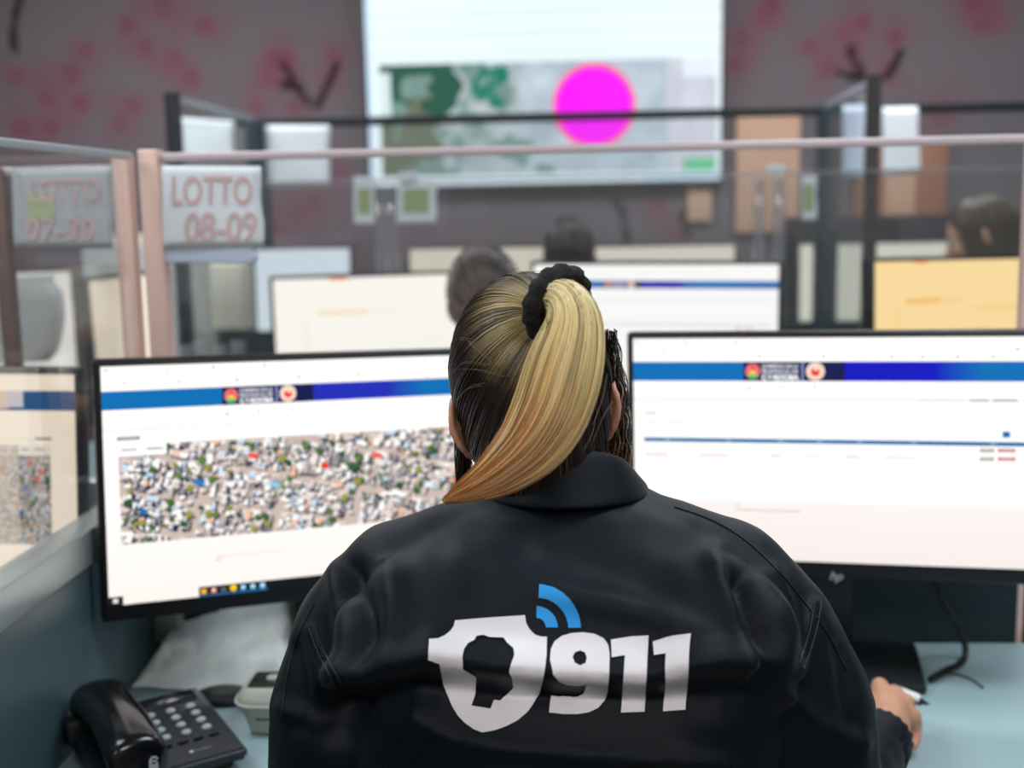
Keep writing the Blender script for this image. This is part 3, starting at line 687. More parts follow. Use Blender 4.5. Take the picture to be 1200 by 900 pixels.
def office_chair(x, y, ztop, w_, m, label, rz=0):
    t = empty('office_chair', (x, y, 0), label, 'chair', None, rz)
    bm = bmesh.new(); loft(bm, [(ztop-.17+i*.017, 0, w_/2*min(1, .82+.08*sqrt(i)) * (1 if i < 9 else .93), -.03-.01*i*.3, .035) for i in range(11)], 32, 3.2)
    o = bm_obj('backrest', bm, m, t, True, False, 60); 
    box_obj('seat', -.23, .23, .0, .46, .42, .49, M['black'], t, .03, False, seg=4)
    box_obj('back_support', -.03, .03, -.06, -.035, .40, ztop-.2, M['black'], t, .004, False)
    box_obj('gas_column', -.025, .025, .2, .25, .08, .42, M['black'], t, .004, False)
    for k in range(5):
        an = 2*pi*k/5; bm = bmesh.new(); tube(bm, [(0, .225, .09), (.27*cos(an), .225+.27*sin(an), .06)], [.02, .014]); l = bm_obj('leg', bm, M['black'], t, True, False)
        bm = bmesh.new(); ell(bm, (.27*cos(an), .225+.27*sin(an), .03), (.03, .03, .03), None, 12); bm_obj('castor', bm, M['black'], l, True, False)
    return t
a = atY(45, 300, 2.2)
office_chair(a.x, 2.2, atY(45, 312, 2.2).z, .135*.7+.03, M['shirtgrey'], 'narrow grey chair back behind the left glass') if False else None
# grey coat draped over chair back (left neighbour cubicle)
t0 = office_chair(atY(73, 330, 2.3).x-.22, 2.3, atY(40, 322, 2.3).z, .44, M['paper'], 'light grey chair back seen through the left glass')

# ------------------------------------------------------------------ head, hair and people
def head_blob(bm, T, s=1.0):
    """head primitives; local x right, y forward, z up, origin at cranium centre"""
    R = T.to_3x3(); rr = Matrix(R)
    for k in range(3): 
        cvec = rr.col[k].normalized(); rr.col[k] = cvec
    P = lambda *a: T @ Vector(a)
    ell(bm, P(0, 0, 0), (.0625*s, .088*s, .088*s), rr, 28); ell(bm, P(0, .03, -.05), (.055*s, .06*s, .072*s), rr, 24)
    ell(bm, P(0, .046, -.096), (.034*s, .036*s, .026*s), rr); chain(bm, [P(0, .088, -.012), P(0, .103, -.046)], [.007*s, .010*s])
    for q in (-1, 1):
        ell(bm, P(q*.009, .093, -.049), (.007*s,)*3, rr, 10); ell(bm, P(q*.026, .078, .006), (.022*s, .010*s, .006*s), rr, 12)
        ell(bm, P(q*.034, .066, -.04), (.02*s, .016*s, .018*s), rr, 12)
        # ear: shallow bowl, rim and lobe
        er = rr @ Matrix.Rotation(q*.45, 3, 'Z') @ Matrix.Rotation(q*.12, 3, 'Y')
        ec = Vector((q*.0670, -.015, -.030)); inw = lambda z: -q*.010*max(0, -z/.027)
        ell(bm, P(*(ec+Vector((-q*.003, .003, 0)))), (.0055*s, .0125*s, .022*s), er, 14)
        pts = []
        for k in range(9):
            z = .0265*cos(radians(8+k*20)); pts.append(P(*(ec+Vector((q*.0060*(.3+.7*sin(radians(k*20)))+inw(z), .004-.0165*sin(radians(8+k*20)), z)))))
        chain(bm, pts, [.0034*s]*9); ell(bm, P(*(ec+Vector((-q*.009, .003, -.023)))), (.005*s, .007*s, .007*s), rr, 12)
    ell(bm, P(0, .088, -.072), (.019*s, .009*s, .005*s), rr, 12); ell(bm, P(0, .087, -.081), (.016*s, .009*s, .006*s), rr, 12)
def head_extras(T, parent):
    for q in (-1, 1):
        bm = bmesh.new(); ell(bm, T @ Vector((q*.028, .070, -.012)), (.0135,)*3, None, 16); e = bm_obj('eye', bm, M['eye'], parent, True)
        bm = bmesh.new(); ell(bm, T @ Vector((q*.028, .0805, -.012)), (.0055, .004, .0055), None, 12); bm_obj('iris', bm, M['black'], e, True)
        bm = bmesh.new(); ell(bm, T @ Vector((q*.028, .085, .012)), (.017, .003, .0028), None, 10); bm_obj('eyebrow', bm, M['black'], parent, True)
HA, HB, HC = .0640, .0895, .0895
def hz(z):
    """horizontal shrink of the hair shell at height z (local)"""
    z = np.asarray(z, float); z0 = -.02
    up = np.sqrt(np.clip(1-(z/HC)**2, 0, 1)); base = sqrt(1-(z0/HC)**2)
    lo = base*(1-.28*((z0-z)/.09)**2)
    return np.where(z > z0, up, np.clip(lo, .3, 1))
def shell_r(D, grow=0.0):
    """distance from the centre to the hair shell along unit directions D (n,3)"""
    lo = np.full(len(D), .02); hi = np.full(len(D), .2)
    for _ in range(26):
        m_ = (lo+hi)/2; p = D*m_[:, None]; h = np.maximum(hz(p[:, 2]), 1e-3)
        F = (p[:, 0]/(HA*h))**2+(p[:, 1]/(HB*h))**2
        ins = (F < 1) & (p[:, 2] < HC*.9999); lo = np.where(ins, m_, lo); hi = np.where(ins, hi, m_)
    return lo+grow
def hairline(az):   # az: 0 front .. pi back (abs)
    return np.interp(az, [0, .6, 1.0, 1.35, 1.65, 1.95, 2.5, pi], [.052, .045, .02, -.012, -.025, -.055, -.088, -.100])
def cap_mesh(grow=.003):
    v = []; f = []; na, nz = 64, 22
    for i in range(na):
        az = 2*pi*i/na; zl = float(hairline(min(az, 2*pi-az)))
        for k in range(nz+1):
            z = HC*.995*(1-(k/nz)**1.4)+zl*((k/nz)**1.4); h = float(hz(z)); g = 1+grow/.08
            v.append((HA*h*sin(az)*g, HB*h*cos(az)*g, z*(1+grow/.09)))
    for i in range(na):
        j = (i+1) % na
        for k in range(nz): f.append([i*(nz+1)+k, j*(nz+1)+k, j*(nz+1)+k+1, i*(nz+1)+k+1])
    return np.array(v), f
def tubes(paths, rad, cols, sides=4):
    """paths (S,P,3), rad (S,P), cols (S,P,3) -> verts, faces, colours"""
    S, P, _ = paths.shape; t = np.gradient(paths, axis=1); t /= np.linalg.norm(t, axis=2, keepdims=True)+1e-9
    ref = np.array([.31, .52, .79]); u = np.cross(t, ref); u /= np.linalg.norm(u, axis=2, keepdims=True)+1e-9; w_ = np.cross(t, u)
    V = []
    for k in range(sides):
        a = 2*pi*k/sides; V.append(paths+(u*cos(a)+w_*sin(a))*rad[..., None])
    V = np.stack(V, 2).reshape(-1, 3); C = np.repeat(cols.reshape(-1, 3), sides, 0); f = []
    base = np.arange(S)[:, None]*P+np.arange(P-1)[None]; base = base.ravel()*sides
    for k in range(sides):
        k2 = (k+1) % sides; f.append(np.stack([base+k, base+k2, base+sides+k2, base+sides+k], 1))
    return V, np.concatenate(f).tolist(), C
def merge(parts):
    V, F, C = [], [], []; n = 0
    for v, f, c in parts: V.append(v); C.append(c); F += [[i+n for i in q] for q in f]; n += len(v)
    return np.concatenate(V), F, np.concatenate(C)
def xf(T, V): A = np.array(T); return V @ A[:3, :3].T + A[:3, 3]
def mixc(a, b, t): return np.asarray(a)*(1-t)+np.asarray(b)*t

def tied_hair(T, tie_local, n, dark, light, name, parent, seed=1, rad=.0006, reach=(.035, .10), clumps=120, streak=.5):
    rg = np.random.default_rng(seed); D, Lc = lin(dark), lin(light); P = 14
    td = np.array(tie_local)/np.linalg.norm(tie_local)
    ca = rg.uniform(-pi, pi, clumps); cs = rg.uniform(0, 1, clumps); cr = rg.uniform(0, 1, clumps)
    id_ = rg.integers(0, clumps, n); az = ca[id_]+rg.normal(0, .035, n); f0 = rg.uniform(0, .15, n)
    z = hairline(np.abs((az+pi) % (2*pi)-pi)); z = z+(HC*.6-z)*f0*.8; h = hz(z)
    st = np.stack([HA*h*np.sin(az), HB*h*np.cos(az), z], 1); sd = st/np.linalg.norm(st, axis=1, keepdims=True)
    om = np.arccos(np.clip(sd @ td, -.999, .999)); t = np.linspace(0, 1, P)
    A = np.sin((1-t)[None]*om[:, None])/np.sin(om)[:, None]; B = np.sin(t[None]*om[:, None])/np.sin(om)[:, None]
    Dr = A[..., None]*sd[:, None]+B[..., None]*td[None, None]
    Dr = Dr+ (rg.normal(0, 1, (n, 1, 3))*.012)*np.sin(t*pi)[None, :, None]; Dr /= np.linalg.norm(Dr, axis=2, keepdims=True)
    lump = .0045*cr[id_][:, None]*np.sin(np.clip(t*1.1, 0, 1)*pi)[None]
    r = shell_r(Dr.reshape(-1, 3)).reshape(n, P)+.0035+lump+.005*t[None]**3+rg.uniform(0, .0012, n)[:, None]
    pts = Dr*r[..., None]; tp = td*(shell_r(td[None])[0]+.004)
    dist = np.linalg.norm(pts-tp, axis=2)
    k = np.clip((reach[1]-dist)/(reach[1]-reach[0]), 0, 1)*np.where(cs[id_] < streak, 1., .18)[:, None]*rg.uniform(.55, 1, n)[:, None]
    side = np.clip(.5-pts[..., 0]/.06, .12, 1)       # the lightened strands lie on the left of the parting
    col = D[None, None]*(1-k*side)[..., None]+Lc*(k*side)[..., None]; col = col*rg.uniform(.6, 1.5, n)[:, None, None]
    gl = (rg.random(n) < .06)[:, None, None]; col = np.where(gl, col+.10*(Lc*.6+.02), col)
    rr = np.full((n, P), rad)*rg.uniform(.6, 1.5, n)[:, None]; rr[:, 0] *= .5
    V, F, C = tubes(pts, rr, col); cv, cf = cap_mesh(); cc = np.ones((len(cv), 3))*D*.8
    V, F, C = merge([(xf(T, V), F, C), (xf(T, cv), cf, cc)])
    return py_obj(name, V, F, M['hair'], parent, True, True, C)

def loose_hair(T, n, dark, light, parent, seed=1, length=.02, rad=.0016, back_only=False):
    """hair falling from the crown; length = how far below the head centre it hangs"""
    rg = np.random.default_rng(seed); D, Lc = lin(dark), lin(light); P = 16
    az = rg.uniform(-pi, pi, n); aa = np.abs(az); az = np.where(aa < .9, np.sign(az)*(.9+rg.uniform(0, 1.5, n)), az); aa = np.abs(az)
    zl = hairline(aa) if length < .05 else np.where(aa > 1.1, -length-rg.uniform(0, .03, n), hairline(aa))
    t = np.linspace(0.03, 1, P); ang0 = t[None]
    z = HC*.985+(zl[:, None]-HC*.985)*(ang0**1.35); h = np.clip(hz(np.maximum(z, -.03)), .05, 1)*(1+.10*np.clip(-z/.2, 0, 1))
    g = 1+.05*rg.random(n)[:, None]+.03
    wob = .05*np.sin(z*40+rg.uniform(0, 6, n)[:, None])*(length > .05)
    pts = np.stack([HA*h*np.sin(az[:, None]+wob)*g, HB*h*np.cos(az[:, None]+wob)*g, z*1.03], 2)
    k = rg.random(n)[:, None, None]; col = D*(1-k)+Lc*k; col = np.broadcast_to(col, (n, P, 3))*rg.uniform(.7, 1.2, n)[:, None, None]
    V, F, C = tubes(pts, np.full((n, P), rad), col); cv, cf = cap_mesh(.004)
    V, F, C = merge([(xf(T, V), F, C), (xf(T, cv), cf, np.ones((len(cv), 3))*D)])
    return py_obj('hair', V, F, M['hair'], parent, True, True, C)

def hand(bm, wrist, palm_c, knuckles, dirs, side_up, thumb, fr=.0085):
    """palm and four curled fingers; dirs: per finger list of joint offsets"""
    cap(bm, wrist, palm_c, .022, .024)
    for kx in knuckles: cap(bm, palm_c, kx, .0155, fr*1.22)
    for kx, dd, s in zip(knuckles, dirs, (.98, 1.05, 1.0, .85)):
        p = Vector(kx); q = [p]; 
        for d in dd: p = p+Vector(d)*s; q.append(p)
        chain(bm, q, [fr*1.22, fr*1.08, fr*.98, fr*.85][:len(q)])
    chain(bm, thumb, [.014, .012, .0105, .009][:len(thumb)])

def simple_person(label, hc, yaw, pitch, shirt, hairf, w_=.36, lean=0):
    """seated operator seen from behind: head at hc, body on the floor below"""
    hx, hy, hzz = hc; t = empty('person', (hx, hy, 0), label, 'person')
    T = Matrix.Translation(hc) @ Matrix.Rotation(yaw, 4, 'Z') @ Matrix.Rotation(pitch, 4, 'X')
    bm = bmesh.new(); head_blob(bm, T)
    nb = Vector((hx, hy-.05-lean*.3, hzz-.19)); cap(bm, T @ Vector((0, -.012, -.06)), nb, .05, .055)
    sh = nb.z-.03; sz = .47
    chain(bm, [nb-Vector((0, 0, .03)), Vector((hx, nb.y, sh-.15)), Vector((hx, nb.y-.01, sz+.12))], [.045, .08, .085])
    sho = []
    for q in (-1, 1):
        s0 = Vector((hx+q*w_/2*.86, nb.y, sh-.03)); e = Vector((hx+q*(w_/2+.01), nb.y+.06, sh-.27)); wr = Vector((hx+q*.13, nb.y+.24, .775))
        chain(bm, [nb, s0, e, wr], [.05, .045, .038, .026]); sho.append((s0, e, wr))
        kn = [wr+Vector((q*(.03-.02*i)*-1, .085, 0)) for i in range(4)]
        hand(bm, wr, wr+Vector((0, .05, .004)), kn, [[(0, .03, -.006), (0, .022, -.012), (0, .012, -.01)]]*4, None, [wr+Vector((-q*.02, .03, 0)), wr+Vector((-q*.042, .06, -.006)), wr+Vector((-q*.045, .085, -.01))])
    me = remesh(bm, .0055, 3); finish('body', me, M['skin'], t, True)
    bm = bmesh.new()
    loft(bm, [(sz+.03, hx, w_*.44, nb.y-.14, nb.y+.11), (sz+.2, hx, w_*.43, nb.y-.13, nb.y+.10), (sh-.18, hx, w_*.46, nb.y-.13, nb.y+.11), (sh-.07, hx, w_*.42, nb.y-.11, nb.y+.09), (sh-.02, hx, w_*.30, nb.y-.085, nb.y+.07), (sh+.012, hx, w_*.20, nb.y-.072, nb.y+.068), (sh+.035, hx, w_*.175, nb.y-.066, nb.y+.066)])
    for s0, e, wr in sho: chain(bm, [s0, e, wr-(wr-e)*.12], [.068, .056, .042])
    finish('shirt', remesh(bm, .011, 4), shirt, t, True)
    bm = bmesh.new(); 
    for q in (-1, 1): chain(bm, [Vector((hx+q*.08, nb.y-.02, sz+.06)), Vector((hx+q*.11, nb.y+.36, sz+.05)), Vector((hx+q*.12, nb.y+.34, .10))], [.1, .07, .045])
    finish('trousers', remesh(bm, .014, 3), M['trousers'], t, True)
    for q in (-1, 1):
        bm = bmesh.new(); cap(bm, (hx+q*.12, nb.y+.32, .045), (hx+q*.12, nb.y+.46, .035), .045, .034); bm_obj('shoe', bm, M['shoe'], t, True)
    head_extras(T, t); hairf(T, t); return t
h2 = atY(567, 344, 2.30)
simple_person('brown-haired operator in the second row, head beside the blank cream monitor', h2, radians(8), -.12, M['trousers'],
    lambda T, p: tied_hair(T, (0, -.075, -.04), 700, (58, 44, 38), (120, 92, 72), 'hair', p, 4, .0016, (.02, .16), 60, .6))
h3 = atY(667, 293, 3.25)
simple_person('dark-haired operator in the third row between beige monitors', h3, 0, 0, M['shirtgrey'],
    lambda T, p: loose_hair(T, 700, (22, 20, 22), (52, 46, 46), p, 5, .02, .0018))
h4 = atY(1150, 268, 3.34)
simple_person('long-haired operator looking down behind the orange-lit monitor', h4, radians(62), -.30, M['black'],
    lambda T, p: loose_hair(T, 900, (34, 27, 22), (104, 84, 58), p, 6, .20, .0018))

# ------------------------------------------------------------------ the ponytailed woman
W = empty('person', (-.01, 1.0, 0), 'woman seen from behind with blond ponytail and dark 911 jacket', 'person')
HCN = Vector((-.0395, 1.045, 1.213))
HT = Matrix.Translation(HCN) @ Matrix.Rotation(radians(4), 4, 'Z') @ Matrix.Rotation(radians(-6), 4, 'Y') @ Matrix.Rotation(radians(-3), 4, 'X')
CUFF = Vector((.319, 1.234, .790)); ELB = Vector((.228, 1.06, .79)); WR = Vector((.343, 1.275, .790))
def main_body():
    bm = bmesh.new(); head_blob(bm, HT)
    cap(bm, HT @ Vector((0, -.012, -.055)), (-.018, 1.025, 1.06), .047, .053)
    chain(bm, [Vector((-.012, 1.015, 1.02)), Vector((-.01, 1.02, .85)), Vector((-.01, 1.04, .60))], [.065, .085, .085])
    chain(bm, [Vector((.02, 1.01, 1.04)), Vector((.12, 1.02, 1.03)), Vector((.195, 1.03, .88)), ELB, WR], [.05, .045, .042, .036, .024])
    wl = Vector((-.14, 1.33, .785)); chain(bm, [Vector((-.04, 1.01, 1.04)), Vector((-.14, 1.02, 1.03)), Vector((-.215, 1.03, .88)), Vector((-.222, 1.07, .79)), wl], [.05, .045, .042, .036, .024])
    # left hand, relaxed on the desk behind the body
    kn = [wl+Vector((.03-.021*i, .082-.006*abs(i-1), 0)) for i in range(4)]
    hand(bm, wl, wl+Vector((0, .045, .004)), kn, [[(0, .03, -.008), (0, .022, -.014), (0, .012, -.012)]]*4, None, [wl+Vector((.02, .025, 0)), wl+Vector((.045, .05, -.008)), wl+Vector((.05, .08, -.014))])
    # right hand curled round the pen
    K = [atZ(1031, 804, .794), atZ(1049, 813, .792), atZ(1061, 823, .787), atZ(1069, 839, .779)]
    f = Vector((.42, .88, 0)).normalized(); s = Vector((.88, -.42, 0)).normalized(); dn = Vector((0, 0, -1))
    pc = (K[0]+K[1]+K[2]+K[3])/4 - f*.038 - s*.004+Vector((0, 0, .0))
    dd = [[f*.018+dn*.020, dn*.016-f*.012+s*.002, -f*.012+dn*.002] for _ in range(4)]
    hand(bm, WR, pc, K, dd, None, [pc-s*.02, pc-s*.03+f*.03+dn*.008, pc-s*.012+f*.055+dn*.012, pc+s*.006+f*.064+dn*.014], .0088)
    finish('body', remesh(bm, .0032, 2), M['skin'], W, True); head_extras(HT, W)
    for k_, d_ in zip(K, dd):
        pass
    return K, f, s
K, HF, HS = main_body()
def px_dist(px_, py_, pts):
    """distance in picture units from vertices to a traced fold line, and position along it"""
    best = np.full(len(px_), 1e9)
    for (x0, y0), (x1, y1) in zip(pts, pts[1:]):
        dx, dy = x1-x0, y1-y0; t = np.clip(((px_-x0)*dx+(py_-y0)*dy)/(dx*dx+dy*dy), 0, 1)
        best = np.minimum(best, np.hypot(px_-x0-t*dx, py_-y0-t*dy))
    return best
FOLDS = [  # fold lines of the jacket back: (points, height m, half width)
    ([(400, 790), (450, 782), (505, 764), (580, 778), (650, 785), (760, 790), (800, 778), (850, 768), (885, 778)], .012, 20),
    ([(400, 840), (480, 822), (600, 830), (760, 838), (880, 830)], -.018, 30),
    ([(480, 845), (520, 860), (580, 874), (660, 882), (760, 888), (850, 890)], .007, 9),
    ([(415, 672), (424, 700), (430, 730), (434, 770)], -.0085, 14),
    ([(392, 660), (398, 690), (404, 730), (410, 780)], .005, 12),
    ([(455, 668), (462, 710), (455, 750), (440, 785)], .005, 16),
    ([(868, 678), (880, 712), (890, 750), (893, 790)], -.011, 14),
    ([(838, 650), (850, 690), (866, 730), (872, 770)], .0055, 13),
    ([(905, 672), (915, 700), (925, 740), (920, 775)], .005, 13),
    ([(640, 640), (720, 668), (790, 700), (850, 745)], -.0035, 22),
    ([(540, 650), (640, 690), (740, 712), (830, 735)], .0035, 18),
    ([(500, 600), (600, 608), (700, 604), (800, 612)], .0025, 16),
    ([(362, 735), (374, 765), (388, 790), (398, 806)], .003, 5),
    ([(345, 760), (352, 800), (350, 850)], -.004, 10),
    ([(955, 705), (950, 735), (944, 765), (938, 790)], .003, 5),
    ([(985, 760), (990, 800), (1000, 850)], -.004, 10),
    ([(930, 820), (965, 850), (1010, 870)], .004, 10),
    ([(330, 830), (370, 850), (420, 850)], .004, 10),
]
def displace(me, folds, noise_amp, sc=9, back=True):
    n = len(me.vertices); co = np.empty(n*3); me.vertices.foreach_get('co', co); co = co.reshape(-1, 3)
    no = np.empty(n*3); me.vertices.foreach_get('normal', no); no = no.reshape(-1, 3)
    pxs, pys = proj(co); face = np.clip(-no[:, 1]*1.6+.35, 0, 1); d = np.zeros(n)
    for pts, a, w_ in folds: d += 1.45*a*np.exp(-(px_dist(pxs, pys, pts)/w_)**2)*face
    for i in range(n):
        p = Vector(co[i]); d[i] += noise_amp*(noise.fractal(Vector((p.x*sc, p.y*sc*.8, p.z*sc*.55)), 1, 2, 3))+noise_amp*.35*noise.noise(p*40)
    co += no*d[:, None]; me.vertices.foreach_set('co', co.ravel()); me.update()
def jacket():
    bm = bmesh.new()
    loft(bm, [(.52, -.01, .195, .93, 1.145), (.62, -.01, .19, .93, 1.15), (.75, -.01, .19, .92, 1.15), (.86, -.01, .19, .905, 1.14), (.92, -.01, .195, .885, 1.14), (.98, -.01, .20, .872, 1.13),
              (1.03, -.01, .19, .878, 1.12), (1.065, -.01, .165, .898, 1.11), (1.092, -.01, .125, .93, 1.10), (1.112, -.01, .085, .955, 1.09), (1.122, -.01, .066, .97, 1.08)])
    for q, sh in ((-1, [(-.055, 1.02, 1.082), (-.15, 1.02, 1.03), (-.186, 1.02, .985), (-.211, 1.02, .92), (-.222, 1.03, .86), (-.222, 1.06, .79), (-.155, 1.30, .79)]),
                  (1, [(.038, 1.02, 1.078), (.125, 1.02, 1.03), (.158, 1.02, .985), (.192, 1.02, .92), (.204, 1.03, .86), tuple(ELB), tuple(CUFF)])):
        chain(bm, sh, [.05, .067, .072, .070, .067, .060, .036])
    # bulky back of shoulders
    ell(bm, (-.105, .95, 1.0), (.10, .075, .09)); ell(bm, (.085, .95, 1.0), (.10, .075, .09))
    me = remesh(bm, .0052, 9); displace(me, FOLDS, .0026); 
    return finish('jacket', me, M['jacket'], W, True)
J = jacket()
dg = bpy.context.evaluated_depsgraph_get(); dg.update()
Jm = J.data.copy(); Jm.transform(full(W)); BV = BVHTree.FromPolygons([v.co.copy() for v in Jm.vertices], [list(p.vertices) for p in Jm.polygons])
def onto(x, y, lift):
    d = ray(x, y).normalized(); h = BV.ray_cast(CP, d)
    if h[0] is None: return CP+d*.95
    return h[0] + (h[1] if h[1].y < 0 else -h[1])*lift
def print_shape(name, outer, holes, m, parent, lift=.0014, step=4.0):
    bm = bmesh.new(); es = []
    for loop in [outer]+holes:
        vs = [bm.verts.new((x, -y, 0)) for x, y in loop]; es += [bm.edges.new((vs[i], vs[(i+1) % len(vs)])) for i in range(len(vs))]
    bmesh.ops.triangle_fill(bm, edges=es, use_beauty=True)
    xs = [p[0] for p in outer]; ys = [p[1] for p in outer]
    for k in np.arange(min(xs)+step, max(xs), step): bmesh.ops.bisect_plane(bm, geom=bm.verts[:]+bm.edges[:]+bm.faces[:], plane_co=(k, 0, 0), plane_no=(1, 0, 0))
    for k in np.arange(min(ys)+step, max(ys), step): bmesh.ops.bisect_plane(bm, geom=bm.verts[:]+bm.edges[:]+bm.faces[:], plane_co=(0, -k, 0), plane_no=(0, 1, 0))
    for v in bm.verts: v.co = onto(v.co.x, -v.co.y, lift)
    return bm_obj(name, bm, m, parent, True, angle=80)
def cr(pts): return [(450+x/3, 650+y/3) for x, y in pts]
def smooth_loop(pts, n=3):
    P = [Vector((*p, 0)) for p in pts]; return pts
shield = cr([(250, 232), (370, 222), (496, 213), (500, 240), (508, 256), (520, 272), (534, 284), (552, 290), (573, 290), (571, 360), (566, 400), (558, 440), (546, 485), (528, 522), (505, 553), (470, 583), (430, 604), (390, 619), (345, 627), (315, 615), (285, 594), (258, 566), (238, 532), (222, 492), (208, 445), (196, 380), (156, 366), (160, 300), (190, 298), (212, 288), (232, 272), (244, 254)])
prov = cr([(275, 360), (280, 335), (295, 315), (318, 303), (325, 288), (350, 284), (372, 293), (420, 294), (432, 312), (455, 332), (458, 355), (446, 388), (440, 410), (450, 425), (455, 462), (430, 490), (410, 515), (387, 513), (375, 543), (308, 532), (322, 490), (325, 425), (300, 410), (278, 398)])
print_shape('shield_print', shield, [prov], M['ink'], J)
nine = cr([(583, 372), (586, 335), (600, 306), (625, 287), (658, 277), (700, 274), (742, 280), (772, 296), (787, 318), (793, 350), (791, 420), (786, 480), (774, 516), (752, 540), (720, 555), (680, 561), (630, 561), (580, 556), (588, 490), (640, 497), (680, 494), (702, 482), (712, 452), (680, 456), (645, 453), (615, 440), (595, 418)])
nineh = cr([(663, 362), (672, 346), (690, 340), (706, 347), (713, 365), (708, 384), (690, 391), (671, 383)])
print_shape('digit_print', nine, [nineh], M['ink'], J)
print_shape('digit_print', cr([(797, 300), (872, 288), (930, 284), (924, 400), (915, 553), (832, 556), (840, 450), (846, 356), (800, 364)]), [], M['ink'], J)
print_shape('digit_print', cr([(945, 306), (1015, 284), (1078, 278), (1070, 400), (1060, 545), (980, 551), (988, 450), (992, 350), (950, 356)]), [], M['ink'], J)
def arc(cx, cy, r0, r1, a0, a1, n=14):
    A = [radians(a0+(a1-a0)*k/n) for k in range(n+1)]
    return cr([(cx+r1*cos(a), cy-r1*sin(a)) for a in A]+[(cx+r0*cos(a), cy-r0*sin(a)) for a in A[::-1]])
print_shape('signal_arc_print', arc(541, 258, 106, 151, 0, 88), [], M['inkblue'], J, step=3)
print_shape('signal_arc_print', arc(535, 257, 34, 76, 0, 88), [], M['inkblue'], J, step=3)
def seam(pts, r=.0011, m=None, lift=.0004, name='seam'):
    q = spline([(x, y, 0) for x, y in pts], 8); bm = bmesh.new(); tube(bm, [onto(p[0], p[1], lift) for p in q], r, 6); return bm_obj(name, bm, m or M['seam'], J, True, angle=80)
seam([(362, 735), (372, 762), (386, 790), (400, 812)]); seam([(368, 732), (379, 760), (393, 788), (406, 808)])
seam([(962, 705), (957, 735), (949, 762), (941, 784)]); seam([(954, 708), (949, 736), (942, 760), (936, 778)])
seam([(790, 594), (835, 610), (872, 632), (905, 662), (940, 702), (968, 740), (992, 785)], .0009)
seam([(368, 706), (352, 740), (338, 785), (330, 840)], .0009)
# collar
def collar():
    bm = bmesh.new(); n = 36; prof = [(.046, .052, 1.12, 0), (.047, .053, 1.155, .8), (.0495, .0555, 1.167, 1), (.0545, .0605, 1.169, 1), (.060, .067, 1.161, .95), (.070, .081, 1.134, .35), (.0735, .088, 1.124, .25), (.0705, .084, 1.121, .25), (.056, .064, 1.128, .25)]
    R = []
    for k in range(n+1):
        a = radians(-90-128+256*k/n); cx, cy = -.009, 1.035; fall = (1-cos((k/n-.5)*2*pi*.72))*.026
        R.append([bm.verts.new((cx+rx*cos(a)*(1+.25*max(0, (abs(k/n-.5)-.32))), cy+ry*sin(a)*1.0, z-fall*fw)) for rx, ry, z, fw in prof])
    for p, q in zip(R, R[1:]):
        for i in range(len(prof)): j = (i+1) % len(prof); bm.faces.new((p[i], p[j], q[j], q[i]))
    bm.faces.new(R[0]); bm.faces.new(R[-1][::-1])
    o = bm_obj('collar', bm, M['jacket'], W, True, angle=180); s = o.modifiers.new('s', 'SUBSURF'); s.levels = 1; s.render_levels = 2; return o
collar()
# cuff ribs on the right sleeve
def cuffs():
    ax = (CUFF-ELB).normalized(); up = Vector((0, 0, 1)); sd = ax.cross(up).normalized(); u2 = sd.cross(ax)
    bm = bmesh.new(); n = 40; rings = []
    for j, (d, r) in enumerate([(-.032, .0375), (-.03, .0395), (.012, .037), (.016, .0355), (.016, .031), (.0, .031)]):
        rings.append([bm.verts.new(CUFF+ax*d+(sd*cos(2*pi*k/n)*1.0+u2*sin(2*pi*k/n)*.88)*(r+.0010*cos(k*pi))) for k in range(n)])
    for p, q in zip(rings, rings[1:]):
        for k in range(n): bm.faces.new((p[k], p[(k+1) % n], q[(k+1) % n], q[k]))
    bm_obj('cuff', bm, M['jacket'], J, True, angle=180)
cuffs()
bm = bmesh.new()
for q in (-1, 1): chain(bm, [Vector((-.01+q*.085, 1.0, .56)), Vector((-.01+q*.12, 1.42, .56)), Vector((-.01+q*.12, 1.40, .10))], [.11, .075, .045])
cap(bm, (-.07, .99, .55), (.05, .99, .55), .125, .125)
finish('trousers', remesh(bm, .012, 3), M['trousers'], W, True)
for q in (-1, 1):
    bm = bmesh.new(); cap(bm, (-.01+q*.12, 1.38, .045), (-.01+q*.12, 1.52, .036), .045, .034); bm_obj('shoe', bm, M['shoe'], W, True)
